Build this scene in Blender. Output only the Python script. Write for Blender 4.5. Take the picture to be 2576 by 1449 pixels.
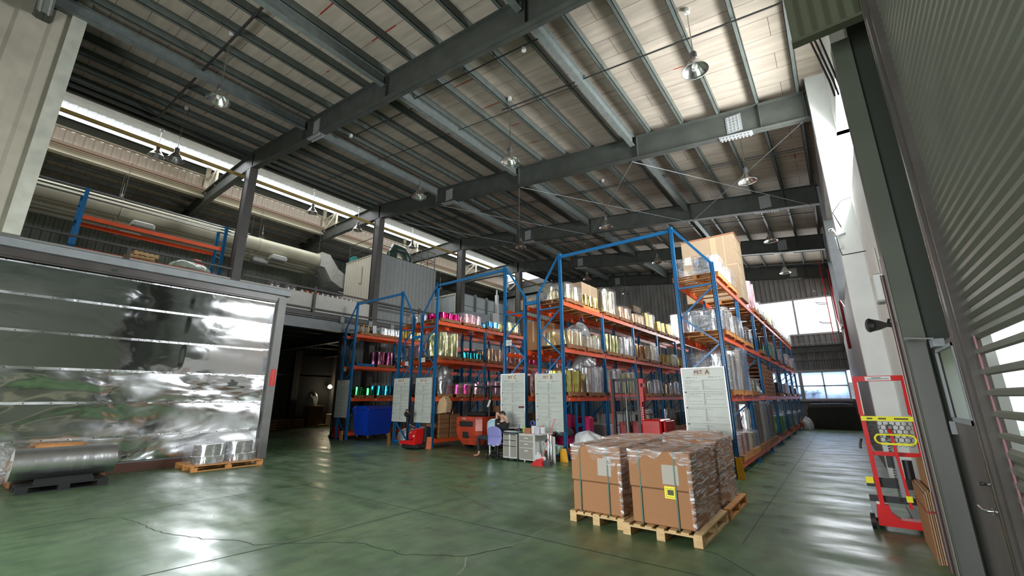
import bpy, math, random
from mathutils import Vector, Matrix
random.seed(7)
S = bpy.context.scene
for _o in list(bpy.data.objects): bpy.data.objects.remove(_o)
COL = S.collection
# ------------------------------------------------------------------ camera
CH = 1.65
_y, _p, _r = 0.65148885, 0.25813647, -0.00436424
_f = Vector((-math.sin(_y)*math.cos(_p), math.cos(_y)*math.cos(_p), math.sin(_p)))
_rt = Vector((math.cos(_y), math.sin(_y), 0)); _up = _rt.cross(_f)
_rt = _rt*math.cos(_r) + _up*math.sin(_r); _up = _rt.cross(_f)
cd = bpy.data.cameras.new('camera'); cam = bpy.data.objects.new('camera', cd); COL.objects.link(cam)
cam.matrix_world = Matrix(((_rt.x, _up.x, -_f.x, 0), (_rt.y, _up.y, -_f.y, 0), (_rt.z, _up.z, -_f.z, CH), (0, 0, 0, 1)))
cd.sensor_width = 36; cd.lens = 36*1053.9/2576; cd.clip_start = .02; cd.clip_end = 300
S.camera = cam
# ------------------------------------------------------------------ world, exposure, daylight
S.view_settings.view_transform = 'Standard'; S.view_settings.look = 'None'
S.view_settings.gamma = 1; S.view_settings.use_curve_mapping = False
S.view_settings.exposure = 0.35
W = bpy.data.worlds.new('sky'); S.world = W; W.use_nodes = True
_bg = W.node_tree.nodes['Background']; _bg.inputs['Color'].default_value = (.93, .97, 1, 1); _bg.inputs['Strength'].default_value = 1.7
def daylight(name, loc, rot, sx, sy, power, col=(.95, .98, 1)):
    l = bpy.data.lights.new(name, 'AREA'); l.shape = 'RECTANGLE'; l.size = sx; l.size_y = sy; l.energy = power; l.color = col
    o = bpy.data.objects.new(name, l); COL.objects.link(o); o.location = loc; o.rotation_euler = rot
    return o
PI = math.pi
# big dock opening behind the camera, high side windows, end windows, roof lantern
daylight('daylight_dock', (-6.0, -3.9, 2.6), (PI/2, 0, 0), 6.0, 4.6, 750)
daylight('daylight_side', (1.4, 10.6, 7.05), (0, PI/2, 0), 1.65, 2.8, 900)
daylight('daylight_end', (-4.4, 31.25, 6.45), (-PI/2, 0, 0), 9.2, 2.0, 480)
daylight('daylight_end_low', (-1.6, 31.3, 2.4), (-PI/2, 0, 0), 3.8, 1.0, 70)
daylight('daylight_lantern', (-21.6, 13.5, 13.55), (0, math.radians(-25), 0), 2.6, 34, 1500)
# ------------------------------------------------------------------ helpers
def mk(name, col, rough=.5, metal=0., spec=.5, noise=0., nscale=4., bump=0., bscale=30., stretch=(1, 1, 1), trans=0., coat=0., sheen=0., alpha=1., rn=0., var=0., emit=None):
    m = bpy.data.materials.new(name); m.use_nodes = True; nt = m.node_tree; N = nt.nodes; L = nt.links
    b = N['Principled BSDF']; b.inputs['Base Color'].default_value = (*col, 1); b.inputs['Roughness'].default_value = rough
    b.inputs['Metallic'].default_value = metal; b.inputs['Specular IOR Level'].default_value = spec
    b.inputs['Coat Weight'].default_value = coat; b.inputs['Transmission Weight'].default_value = trans; b.inputs['Alpha'].default_value = alpha
    if emit: b.inputs['Emission Color'].default_value = (*emit[:3], 1); b.inputs['Emission Strength'].default_value = emit[3]
    tc = N.new('ShaderNodeTexCoord'); mp = N.new('ShaderNodeMapping'); mp.inputs['Scale'].default_value = stretch
    L.new(tc.outputs['Object'], mp.inputs['Vector']); vec = mp.outputs['Vector']
    if noise or rn or var:
        n = N.new('ShaderNodeTexNoise'); n.inputs['Scale'].default_value = nscale; n.inputs['Detail'].default_value = 6; L.new(vec, n.inputs['Vector'])
        if noise:
            mx = N.new('ShaderNodeMix'); mx.data_type = 'RGBA'
            mr = N.new('ShaderNodeMapRange'); mr.inputs['From Min'].default_value = .3; mr.inputs['From Max'].default_value = .7
            L.new(n.outputs['Fac'], mr.inputs['Value']); L.new(mr.outputs['Result'], mx.inputs['Factor'])
            mx.inputs['A'].default_value = (*[c*(1-noise) for c in col], 1); mx.inputs['B'].default_value = (*[min(1, c*(1+noise)) for c in col], 1)
            L.new(mx.outputs['Result'], b.inputs['Base Color'])
        if rn:
            r2 = N.new('ShaderNodeMapRange'); r2.inputs['From Min'].default_value = .35; r2.inputs['From Max'].default_value = .65
            r2.inputs['To Min'].default_value = max(.02, rough-rn); r2.inputs['To Max'].default_value = min(1, rough+rn)
            L.new(n.outputs['Fac'], r2.inputs['Value']); L.new(r2.outputs['Result'], b.inputs['Roughness'])
    if bump:
        n2 = N.new('ShaderNodeTexNoise'); n2.inputs['Scale'].default_value = bscale; n2.inputs['Detail'].default_value = 4; L.new(vec, n2.inputs['Vector'])
        bp = N.new('ShaderNodeBump'); bp.inputs['Strength'].default_value = 1; bp.inputs['Distance'].default_value = bump
        L.new(n2.outputs['Fac'], bp.inputs['Height']); L.new(bp.outputs['Normal'], b.inputs['Normal'])
    return m
def props(o, label=None, cat=None, group=None, kind=None):
    if label: o['label'] = label
    if cat: o['category'] = cat
    if group: o['group'] = group
    if kind: o['kind'] = kind
    return o
def empty(name, loc=(0, 0, 0), rz=0, label=None, cat=None, group=None):
    o = bpy.data.objects.new(name, None); COL.objects.link(o); o.location = loc; o.rotation_euler = (0, 0, rz); o.empty_display_size = .1
    return props(o, label, cat, group)
class MB:
    """collects shapes and links them as ONE mesh object"""
    def __init__(s): s.v = []; s.f = []; s.sm = []; s.mi = []; s.cur = 0
    def add(s, vs, fs, smooth=False):
        n = len(s.v); s.v += [tuple(v) for v in vs]; s.f += [tuple(i+n for i in f) for f in fs]; s.sm += [smooth]*len(fs); s.mi += [s.cur]*len(fs); return s
    def box(s, x0, y0, z0, x1, y1, z1, rz=0, c=None):
        vs = [Vector((x, y, z)) for z in (z0, z1) for y in (y0, y1) for x in (x0, x1)]
        if rz:
            c = Vector(c) if c else Vector(((x0+x1)/2, (y0+y1)/2, 0)); R = Matrix.Rotation(rz, 3, 'Z'); vs = [R@(v-c)+c for v in vs]
        return s.add(vs, [(0, 2, 3, 1), (4, 5, 7, 6), (0, 1, 5, 4), (2, 6, 7, 3), (0, 4, 6, 2), (1, 3, 7, 5)])
    def cb(s, cx, cy, z0, w, d, h, rz=0): return s.box(cx-w/2, cy-d/2, z0, cx+w/2, cy+d/2, z0+h, rz)
    def bev(s, x0, y0, z0, x1, y1, z1, b=.02):
        vs = []
        for z, i in ((z0, b), (z0+b, 0), (z1-b, 0), (z1, b)):
            a0, a1, c0, c1 = x0+i, x1-i, y0+i, y1-i; k = b
            vs += [(a0+k, c0, z), (a1-k, c0, z), (a1, c0+k, z), (a1, c1-k, z), (a1-k, c1, z), (a0+k, c1, z), (a0, c1-k, z), (a0, c0+k, z)]
        fs = [tuple(reversed(range(8))), tuple(range(24, 32))]
        for l in range(3):
            for j in range(8): fs.append((l*8+j, l*8+(j+1) % 8, l*8+8+(j+1) % 8, l*8+8+j))
        return s.add(vs, fs)
    def bar(s, p, q, w, h=None, up=(0, 0, 1)):
        h = h or w; p = Vector(p); q = Vector(q); d = (q-p).normalized(); u = Vector(up)
        if abs(d.dot(u)) > .99: u = Vector((0, 1, 0))
        a = d.cross(u).normalized(); b = a.cross(d).normalized(); vs = []
        for e in (p, q):
            for i, j in ((-1, -1), (1, -1), (1, 1), (-1, 1)): vs.append(e+a*i*w/2+b*j*h/2)
        return s.add(vs, [(3, 2, 1, 0), (4, 5, 6, 7), (0, 1, 5, 4), (1, 2, 6, 5), (2, 3, 7, 6), (3, 0, 4, 7)])
    def ibeam(s, p, q, w, h, t=.02, up=(0, 0, 1)):
        p = Vector(p); q = Vector(q); d = (q-p).normalized(); u = Vector(up); a = d.cross(u).normalized(); b = a.cross(d).normalized()
        off = b*(h/2-t/2)
        s.bar(p+off, q+off, w, t, b); s.bar(p-off, q-off, w, t, b); return s.bar(p, q, t, h-2*t, b)
    def tube(s, pts, r, n=10, cap=True, taper=None):
        pts = [Vector(p) for p in pts]; vs = []; m = len(pts); pa = None
        for i, p in enumerate(pts):
            t = (pts[min(i+1, m-1)]-pts[max(i-1, 0)]).normalized()
            if pa is None:
                a = t.cross(Vector((0, 0, 1)));
                if a.length < .05: a = t.cross(Vector((1, 0, 0)))
            else: a = pa-t*pa.dot(t)
            a.normalize(); pa = a; b = t.cross(a); rr = taper[i] if taper else r
            vs += [p+(a*math.cos(2*PI*k/n)+b*math.sin(2*PI*k/n))*rr for k in range(n)]
        fs = [(i*n+k, i*n+(k+1) % n, i*n+n+(k+1) % n, i*n+n+k) for i in range(m-1) for k in range(n)]
        s.add(vs, fs, True)
        if cap: s.add([vs[k] for k in range(n)], [tuple(reversed(range(n)))]); s.add([vs[-n+k] for k in range(n)], [tuple(range(n))])
        return s
    def cyl(s, c, r, h, n=20, r2=None, axis='z', smooth=True):
        r2 = r if r2 is None else r2; c = Vector(c); vs = []
        for z, rr in ((0, r), (h, r2)):
            for k in range(n):
                x, y = rr*math.cos(2*PI*k/n), rr*math.sin(2*PI*k/n)
                vs.append(c+Vector((x, y, z) if axis == 'z' else ((z, x, y) if axis == 'x' else (y, z, x))))
        s.add(vs, [(k, (k+1) % n, n+(k+1) % n, n+k) for k in range(n)], smooth)
        s.add(vs[:n], [tuple(reversed(range(n)))]); return s.add(vs[n:], [tuple(range(n))])
    def lathe(s, c, prof, n=24, smooth=True, axis='z'):
        c = Vector(c); vs = []
        for r, z in prof:
            for k in range(n):
                x, y = r*math.cos(2*PI*k/n), r*math.sin(2*PI*k/n)
                vs.append(c+Vector((x, y, z) if axis == 'z' else ((z, x, y) if axis == 'x' else (y, z, x))))
        m = len(prof)
        return s.add(vs, [(i*n+k, i*n+(k+1) % n, i*n+n+(k+1) % n, i*n+n+k) for i in range(m-1) for k in range(n)], smooth)
    def prism(s, prof, axis, a0, a1):
        """prof: polygon of 2-tuples in the plane normal to axis"""
        n = len(prof); vs = []
        for a in (a0, a1):
            for u, v in prof: vs.append({'x': (a, u, v), 'y': (u, a, v), 'z': (u, v, a)}[axis])
        return s.add(vs, [(k, (k+1) % n, n+(k+1) % n, n+k) for k in range(n)]+[tuple(reversed(range(n))), tuple(range(n, 2*n))])
    def quad(s, *p): return s.add(p, [tuple(range(len(p)))])
    def ribs(s, axis, a0, a1, pos, z0, z1, pitch=.2, dep=.035, flip=1, t=.004, sharp=.28):
        """corrugated sheet standing in plane axis=pos, ribs vertical; runs from a0 to a1 along the other axis"""
        n = max(1, int(round((a1-a0)/pitch))); p = (a1-a0)/n; pr = []
        for i in range(n):
            a = a0+i*p; pr += [(a, 0), (a+p*(.5-sharp/2), 0), (a+p*.5, dep*flip), (a+p*(1-sharp/2), dep*flip)]
        pr.append((a1, 0)); vs = []
        for z in (z0, z1):
            for a, d in pr: vs.append((pos+d, a, z) if axis == 'x' else (a, pos+d, z))
        m = len(pr); s.add(vs, [(k, k+1, m+k+1, m+k) for k in range(m-1)]); return s
    def obj(s, name, mats, parent=None, loc=None, **kw):
        me = bpy.data.meshes.new(name); me.from_pydata(s.v, [], s.f)
        for m in (mats if isinstance(mats, (list, tuple)) else [mats]): me.materials.append(m)
        me.polygons.foreach_set('use_smooth', s.sm); me.polygons.foreach_set('material_index', s.mi); me.update()
        o = bpy.data.objects.new(name, me); COL.objects.link(o)
        if loc: o.location = loc
        if parent: o.parent = parent
        return props(o, kw.get('label'), kw.get('cat'), kw.get('group'), kw.get('kind'))
def struct(mb, name, m): return mb.obj(name, m, kind='structure')
def copy_tree(o, parent=None, loc=None, rz=None, **kw):
    c = o.copy(); COL.objects.link(c)
    if parent is not None: c.parent = parent
    if loc is not None: c.location = loc
    if rz is not None: c.rotation_euler = (0, 0, rz)
    for ch in KIDS.get(o.name, [x for x in bpy.data.objects if x.parent == o]): copy_tree(ch, c)
    return props(c, kw.get('label'), kw.get('cat'), kw.get('group'))
KIDS = {}
def text(body, size, name, m, parent, loc, rot, ext=.002, align='CENTER'):
    c = bpy.data.curves.new(name, 'FONT'); c.body = body; c.size = size; c.extrude = ext; c.align_x = align; c.align_y = 'CENTER'
    c.resolution_u = 3; q = bpy.data.objects.new(name, c); COL.objects.link(q); bpy.context.view_layer.update()
    me = bpy.data.meshes.new_from_object(q.evaluated_get(bpy.context.evaluated_depsgraph_get())); bpy.data.objects.remove(q)
    o = bpy.data.objects.new(name, me); COL.objects.link(o); me.materials.clear(); me.materials.append(m); o.parent = parent; o.location = loc; o.rotation_euler = rot
    return o
def spool(objs): return objs
# ------------------------------------------------------------------ materials
M = {}
M['steel'] = mk('dark painted steel', (.06, .066, .057), .55, noise=.18, nscale=2.5)
M['steel_col'] = mk('grey brown painted steel', (.075, .07, .066), .5, noise=.12, nscale=3)
M['steel_lt'] = mk('grey painted steel', (.26, .28, .29), .5, noise=.1)
M['galv'] = mk('galvanised steel', (.17, .195, .185), .5, metal=.15, noise=.15, nscale=6)
M['galv_dk'] = mk('grey green purlin', (.095, .112, .10), .5, noise=.15, nscale=6)
M['cream'] = mk('cream sheet metal', (.50, .47, .38), .45, noise=.12, nscale=2)
M['creamlt'] = mk('cream painted steel', (.62, .58, .47), .5)
M['green_sheet'] = mk('dark green grey corrugated sheet', (.13, .15, .125), .6, noise=.2, nscale=1.5)
M['grey_sheet'] = mk('weathered grey corrugated sheet', (.24, .235, .22), .6, noise=.25, nscale=3, stretch=(1, 1, .25))
M['boxgrey'] = mk('grey green cladding', (.27, .29, .28), .5, noise=.06)
M['white'] = mk('white painted plaster', (.78, .80, .77), .6, noise=.05, nscale=2)
M['fascia'] = mk('pale grey board', (.52, .51, .46), .6, noise=.05)
M['blue'] = mk('blue rack enamel', (.012, .17, .42), .35, noise=.1, nscale=8)
M['orange'] = mk('orange rack enamel', (.86, .105, .022), .4, noise=.1, nscale=5)
M['yellow'] = mk('amber yellow paint', (.86, .42, .02), .45, noise=.12, nscale=9)
M['yel'] = mk('bright yellow paint', (.85, .80, .02), .4)
M['red'] = mk('red enamel', (.62, .012, .012), .3, noise=.12, nscale=5)
M['black'] = mk('black rubber', (.012, .012, .012), .55)
M['dark'] = mk('black plastic', (.02, .02, .022), .4)
M['wood'] = mk('pale pine', (.62, .42, .20), .7, noise=.18, nscale=7, stretch=(1, 6, 6))
M['wood2'] = mk('brown pine', (.33, .15, .06), .7, noise=.2, nscale=7, stretch=(1, 6, 6))
M['wood3'] = mk('orange pine', (.58, .26, .08), .7, noise=.2, nscale=7, stretch=(1, 6, 6))
M['card'] = mk('brown corrugated card', (.36, .17, .07), .75, noise=.06, nscale=10, stretch=(1, 1, 12))
M['card2'] = mk('tan corrugated card', (.43, .31, .20), .75, noise=.1, nscale=10, stretch=(1, 1, 8))
M['paper'] = mk('white paper', (.75, .75, .72), .6)
M['plastic_w'] = mk('white plastic', (.72, .73, .70), .4)
M['chrome'] = mk('chrome', (.75, .76, .77), .12, metal=1)
M['skin'] = mk('skin', (.62, .36, .24), .5)
M['pipe_red'] = mk('dark red pipe paint', (.30, .02, .025), .45)
# ================================================================== SETTING
def floor_mat():
    m = bpy.data.materials.new('green epoxy floor'); m.use_nodes = True; nt = m.node_tree; N = nt.nodes; L = nt.links; b = N['Principled BSDF']
    tc = N.new('ShaderNodeTexCoord')
    def noise(sc, det, st=(1, 1, 1)):
        mp = N.new('ShaderNodeMapping'); mp.inputs['Scale'].default_value = st; L.new(tc.outputs['Object'], mp.inputs['Vector'])
        n = N.new('ShaderNodeTexNoise'); n.inputs['Scale'].default_value = sc; n.inputs['Detail'].default_value = det; L.new(mp.outputs['Vector'], n.inputs['Vector']); return n.outputs['Fac']
    def ramp(v, a, c0, c, c1):
        r = N.new('ShaderNodeValToRGB'); r.color_ramp.elements[0].position = a; r.color_ramp.elements[0].color = (*c0, 1)
        r.color_ramp.elements[1].position = c; r.color_ramp.elements[1].color = (*c1, 1); L.new(v, r.inputs['Fac']); return r.outputs['Color']
    n1 = noise(.45, 5); n2 = noise(5, 8, (1, .45, 1)); n3 = noise(1.6, 6, (.6, 1.6, 1))
    c = ramp(n1, .35, (.062, .125, .052), .68, (.118, .185, .088))
    mx = N.new('ShaderNodeMix'); mx.data_type = 'RGBA'; mx.blend_type = 'MULTIPLY'; mx.inputs['Factor'].default_value = .75
    L.new(c, mx.inputs['A']); L.new(ramp(n2, .35, (.6, .62, .62), .62, (1.15, 1.15, 1.1)), mx.inputs['B']); L.new(mx.outputs['Result'], b.inputs['Base Color'])
    mr = N.new('ShaderNodeMapRange'); mr.inputs['From Min'].default_value = .35; mr.inputs['From Max'].default_value = .68
    mr.inputs['To Min'].default_value = .27; mr.inputs['To Max'].default_value = .55; L.new(n3, mr.inputs['Value']); L.new(mr.outputs['Result'], b.inputs['Roughness'])
    bp = N.new('ShaderNodeBump'); bp.inputs['Strength'].default_value = .5; bp.inputs['Distance'].default_value = .006; L.new(noise(2.2, 3, (.5, 1.8, 1)), bp.inputs['Height']); L.new(bp.outputs['Normal'], b.inputs['Normal'])
    b.inputs['Specular IOR Level'].default_value = .6
    return m
M['floor'] = floor_mat()
struct(MB().box(-45, -14, -.2, 8, 33, 0), 'floor', M['floor'])
M['joint'] = mk('dark joint filler', (.03, .035, .03), .7); M['joint_w'] = mk('worn pale joint', (.24, .27, .21), .7)
def ribbon(pts, w, mat, name, jag=0., parent=None):
    b = MB(); P = []
    for i in range(len(pts)-1):
        p, q = Vector(pts[i]), Vector(pts[i+1]); k = max(1, int((q-p).length/.09)) if jag else 1
        for j in range(k): P.append(p.lerp(q, j/k)+Vector((random.uniform(-jag, jag), random.uniform(-jag, jag))))
    P.append(Vector(pts[-1]))
    for i in range(len(P)-1):
        p, q = P[i], P[i+1]; d = (q-p).normalized(); n = Vector((-d.y, d.x))*w/2
        b.quad((p.x-n.x, p.y-n.y, .0015), (q.x-n.x, q.y-n.y, .0015), (q.x+n.x, q.y+n.y, .0015), (p.x+n.x, p.y+n.y, .0015))
    return b.obj(name, mat, kind='structure', parent=parent)
FL = bpy.data.objects['floor']
for pts, w, k, j in [([(-8.87, -3), (-8.94, 20)], .014, 'joint', 0), ([(-5.85, 0), (-5.62, 2.0), (-5.5, 3), (-5.5, 10)], .014, 'joint', 0), ([(-4.95, 1.6), (-4.8, 2.6), (-4.85, 3.4)], .010, 'joint_w', .01),
                     ([(-8.96, 1.58), (-8.6, 1.9), (-8.29, 1.95), (-7.6, 2.0), (-7.11, 2.06), (-6.53, 2.27), (-6.1, 2.5), (-5.78, 2.56), (-5.3, 3.0), (-4.86, 3.33), (-4.09, 3.41), (-3.54, 3.75), (-3.3, 4.3)], .012, 'joint', .022),
                     ([(-3.23, 3.34), (-3.5, 3.8), (-3.3, 4.5), (-3.38, 5.11), (-3.25, 5.4), (-3.35, 7.2)], .018, 'joint_w', .02), ([(-1.55, 5.5), (-1.38, 5.47), (-.94, 5.04), (-.8, 4.2)], .016, 'joint', .015),
                     ([(-8.2, 6.0), (-7.49, 6.46), (-6, 6.1), (-4.38, 5.35)], .008, 'joint', .02), ([(-1.2, 6), (-1.25, 28)], .012, 'joint', 0),
                     ([(-30, 4.6), (.4, 4.75)], .012, 'joint', 0), ([(-30, 9.4), (-3, 9.3)], .012, 'joint', 0)]:
    ribbon(pts, w, M[k], 'joint_line' if j == 0 else 'crack', j, FL)
# ---- roof profile
ZB = lambda x: 8.65+.125*(.5-x)          # underside of the main girders
ZT = lambda x: ZB(x)+.78
GY = [-.4, 5.9, 12.2, 18.45, 24.7, 30.9]
def board_mat():
    m = bpy.data.materials.new('roof board'); m.use_nodes = True; nt = m.node_tree; N = nt.nodes; L = nt.links; b = N['Principled BSDF']
    tc = N.new('ShaderNodeTexCoord'); br = N.new('ShaderNodeTexBrick'); L.new(tc.outputs['Object'], br.inputs['Vector'])
    br.inputs['Scale'].default_value = 1; br.inputs['Brick Width'].default_value = 3.15; br.inputs['Row Height'].default_value = .62; br.inputs['Mortar Size'].default_value = .007
    br.inputs['Color1'].default_value = (.40, .345, .28, 1); br.inputs['Color2'].default_value = (.47, .41, .335, 1); br.inputs['Mortar'].default_value = (.10, .07, .055, 1); br.inputs['Mortar Smooth'].default_value = .3
    n = N.new('ShaderNodeTexNoise'); n.inputs['Scale'].default_value = 1; n.inputs['Detail'].default_value = 8; mp = N.new('ShaderNodeMapping'); mp.inputs['Scale'].default_value = (1.0, 7, 1)
    L.new(tc.outputs['Object'], mp.inputs['Vector']); L.new(mp.outputs['Vector'], n.inputs['Vector'])
    r = N.new('ShaderNodeMapRange'); r.inputs['From Min'].default_value = .3; r.inputs['From Max'].default_value = .7; r.inputs['To Min'].default_value = .82; r.inputs['To Max'].default_value = 1.1; L.new(n.outputs['Fac'], r.inputs['Value'])
    mx = N.new('ShaderNodeMix'); mx.data_type = 'RGBA'; mx.blend_type = 'MULTIPLY'; mx.inputs['Factor'].default_value = 1; L.new(br.outputs['Color'], mx.inputs['A']); L.new(r.outputs['Result'], mx.inputs['B'])
    # a few red sealant marks on the joints
    n2 = N.new('ShaderNodeTexNoise'); n2.inputs['Scale'].default_value = .9; mp2 = N.new('ShaderNodeMapping'); mp2.inputs['Scale'].default_value = (1, .4, 1); L.new(tc.outputs['Object'], mp2.inputs['Vector']); L.new(mp2.outputs['Vector'], n2.inputs['Vector'])
    br2 = N.new('ShaderNodeTexBrick'); L.new(tc.outputs['Object'], br2.inputs['Vector']); br2.inputs['Scale'].default_value = 1; br2.inputs['Brick Width'].default_value = 50; br2.inputs['Row Height'].default_value = 1.24; br2.inputs['Mortar Size'].default_value = .02
    gt = N.new('ShaderNodeMath'); gt.operation = 'GREATER_THAN'; gt.inputs[1].default_value = .64; L.new(n2.outputs['Fac'], gt.inputs[0])
    ml = N.new('ShaderNodeMath'); ml.operation = 'MULTIPLY'; L.new(gt.outputs[0], ml.inputs[0]); L.new(br2.outputs['Fac'], ml.inputs[1])
    m2 = N.new('ShaderNodeMix'); m2.data_type = 'RGBA'; L.new(ml.outputs[0], m2.inputs['Factor']); L.new(mx.outputs['Result'], m2.inputs['A']); m2.inputs['B'].default_value = (.30, .03, .02, 1)
    L.new(m2.outputs['Result'], b.inputs['Base Color']); b.inputs['Roughness'].default_value = .85
    return m
M['board'] = board_mat()
def slope(x0, z0, x1, z1, y0, y1, t=.05):
    b = MB(); return b.prism([(x0, z0), (x1, z1), (x1, z1+t), (x0, z0+t)], 'y', y0, y1)
struct(slope(1.6, ZT(1.6)+.25, -19.4, ZT(-19.4)+.25, -14, 31.2), 'ceiling', M['board'])
# left roof beyond the lantern
ZL = lambda x: 11.95-.17*(-24.3-x)*1.0
struct(slope(-24.3, 12.02, -27.6, 11.5, -14, 31.2), 'ceiling', M['board'])
# girders with splice plates
BOLT = mk('bolt heads', (.55, .55, .52), .4, metal=.5)
for i, y in enumerate(GY):
    b = MB(); xr, xl = .5, -18.3; hw = .12
    for z0, dz in ((0, .02), (.76, .02)): b.prism([(xr, ZB(xr)+z0), (xl, ZB(xl)+z0), (xl, ZB(xl)+z0+dz), (xr, ZB(xr)+z0+dz)], 'y', y-hw, y+hw)
    b.prism([(xr, ZB(xr)), (xl, ZB(xl)), (xl, ZT(xl)), (xr, ZT(xr))], 'y', y-.006, y+.006)
    for x in (.42, -.6, -4.06, -8.88, -13.7): b.box(x-.008, y-.11, ZB(x)+.02, x+.008, y+.11, ZT(x)-.02)
    # arched rafter across the lantern to the left wall
    pts = [(-18.2, 10.99, .78), (-20.4, 11.06, .72), (-22.5, 11.1, .66), (-24.3, 11.05, .66), (-27.5, 10.88, .55)]
    for (xa, za, ha), (xb, zb, hb) in zip(pts, pts[1:]):
        b.prism([(xa, za), (xb, zb), (xb, zb+.02), (xa, za+.02)], 'y', y-hw, y+hw); b.prism([(xa, za+ha), (xb, zb+hb), (xb, zb+hb+.02), (xa, za+ha+.02)], 'y', y-hw, y+hw)
        b.prism([(xa, za), (xb, zb), (xb, zb+hb), (xa, za+ha)], 'y', y-.006, y+.006)
    g = struct(b, 'roof_girder', M['steel'])
    for xs in (-1.25, -12.9):
        p = MB(); zc = ZB(xs)
        p.prism([(xs+.42, zc-.07), (xs-.42, zc+.035), (xs-.42, zc+.055), (xs+.42, zc-.05)], 'y', y-.12, y+.12)
        p.box(xs-.2, y-.03, zc+.12, xs+.2, y-.008, zc+.66)
        q = p.obj('splice_plate', M['steel_lt'], g, kind='structure')
        r = MB()
        for k in range(9):
            for s in (-1, 1): r.cb(xs-.36+k*.09, y+s*.07, zc-.095+.125*(.36-k*.09+.0)+.03, .035, .035, .03)
        for k in range(4):
            for j in range(6): r.box(xs-.16+k*.09, y-.05, zc+.16+j*.085, xs-.13+k*.09, y-.028, zc+.19+j*.085)
        r.obj('bolt_heads', BOLT, q, kind='structure')
# columns under the girders on the left line
for y in GY:
    b = MB(); b.box(-18.42, y-.15, 0, -18.40, y+.15, 10.98); b.box(-17.96, y-.15, 0, -17.94, y+.15, 10.95); b.box(-18.40, y-.01, 0, -17.96, y+.01, 10.95)
    b.box(-18.36, y-.135, 0, -18.0, y-.125, 10.95)
    struct(b, 'column', M['steel_col'])
# purlins
PX = [.33, -.6, -1.6, -2.62, -3.64, -4.7, -5.76, -6.8, -7.85, -8.95, -10.0, -11.05, -12.1, -13.15, -14.2, -15.25, -16.3, -17.35, -18.4]
for x in PX:
    b = MB(); z = ZT(x)+.0; b.box(x-.045, -14, z, x+.045, 31, z+.012); b.box(x+.033, -14, z, x+.045, 31, z+.25); b.box(x-.045, -14, z, x-.037, 31, z+.04); b.box(x-.045, -14, z+.24, x+.045, 31, z+.25)
    struct(b, 'roof_purlin', M['galv_dk'])
for x in (-4.2, -9.0, -13.6):
    b = MB()
    for ya, yb in zip(GY, GY[1:]): b.ibeam((x, ya+.1, ZT(x)-.17), (x, yb-.1, ZT(x)-.17), .16, .34, .018)
    struct(b, 'roof_tie_beam', M['galv'])
for x in (-25.1, -26.0, -26.9): struct(MB().box(x-.04, -14, 11.65-.14*(-24.6-x)-.06, x+.04, 31, 11.83-.14*(-24.6-x)-.06), 'roof_purlin', M['steel'])
for x, z in ((-18.75, 11.85), (-19.25, 11.9)): struct(MB().ibeam((x, -14, z), (x, 31, z), .12, .2, .02), 'roof_purlin', M['steel'])
struct(MB().box(-18.98, -14, 10.86, -18.90, 30.8, 10.98), 'eaves_beam', mk('yellow lit steel', (.36, .25, .07), .5, noise=.2, nscale=2))  # yellow light from the translucent sheets is put into the beam colour
# lantern
M['glaze'] = bpy.data.materials.new('translucent ribbed sheet'); M['glaze'].use_nodes = True
_n = M['glaze'].node_tree; _t = _n.nodes.new('ShaderNodeBsdfTranslucent'); _t.inputs['Color'].default_value = (.85, .9, .95, 1); _n.links.new(_t.outputs[0], _n.nodes['Material Output'].inputs['Surface'])
struct(MB().ribs('x', -14, 31, -24.25, 13.18, 13.95, .3, .04), 'window_1', M['glaze'])
struct(MB().ibeam((-24.2, -14, 12.98), (-24.2, 31, 12.98), .2, .4, .03), 'lantern_beam', M['steel'])
struct(MB().box(-24.26, -14, 12.7, -24.1, 31, 12.76), 'lantern_rail', M['creamlt'])
struct(MB().ribs('x', -14, 31, -24.28, 12.0, 12.7, .3, .05), 'lantern_wall', mk('pale ribbed sheet', (.72, .64, .58), .6))
struct(MB().box(-24.3, -14, 11.78, -23.9, 31, 11.97).box(-23.92, -14, 11.86, -23.86, 31, 11.99), 'lantern_flashing', mk('brown flashing', (.25, .17, .12), .6))
struct(MB().ibeam((-24.1, -14, 11.66), (-24.1, 31, 11.66), .3, .26, .03), 'lantern_sill_beam', M['creamlt'])
struct(slope(-19.3, 13.9, -24.4, 13.95, -14, 31), 'lantern_roof', M['cream'])
struct(MB().box(-19.45, -14, 12.1, -19.38, 31, 13.9), 'lantern_wall', M['cream'])
for y in GY:   # braces of the lantern
    b = MB(); b.bar((-23.9, y, 11.7), (-22.6, y, 12.6), .12, .12); b.bar((-24.15, y, 11.6), (-24.15, y, 13.2), .2, .2); b.bar((-22.6, y, 11.7), (-22.6, y, 12.6), .08, .08); b.bar((-24.1, y, 12.5), (-22.6, y, 12.6), .08, .08)
    struct(b, 'lantern_brace', M['creamlt'])
# far left wall, end wall, front wall
struct(MB().ribs('x', -14, 31, -27.55, 0, 11.6, .3, .04), 'wall_left', M['green_sheet'])
b = MB(); Z = 31.1
def endpanel(x0, x1, z0, z1): b.ribs('y', x0, x1, Z, z0, z1, .27, .05, -1)
endpanel(-27.6, -9.2, 0, 10.95); endpanel(-9.2, .7, 7.55, 9.6); endpanel(-9.2, -3, 9.6, 10.1); endpanel(-9.2, .7, 3.15, 5.35); endpanel(-9.2, .7, 0, 1.55)
endpanel(-9.2, -4.5, 1.5, 3.2)
struct(b, 'wall_back', M['grey_sheet'])
struct(MB().box(-28, 31.3, 0, 1.2, 31.4, 1.5).box(-28, 31.3, 3.2, 1.2, 31.4, 5.3).box(-28, 31.3, 7.6, 1.2, 31.4, 12.5), 'wall_back', M['dark'])
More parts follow.
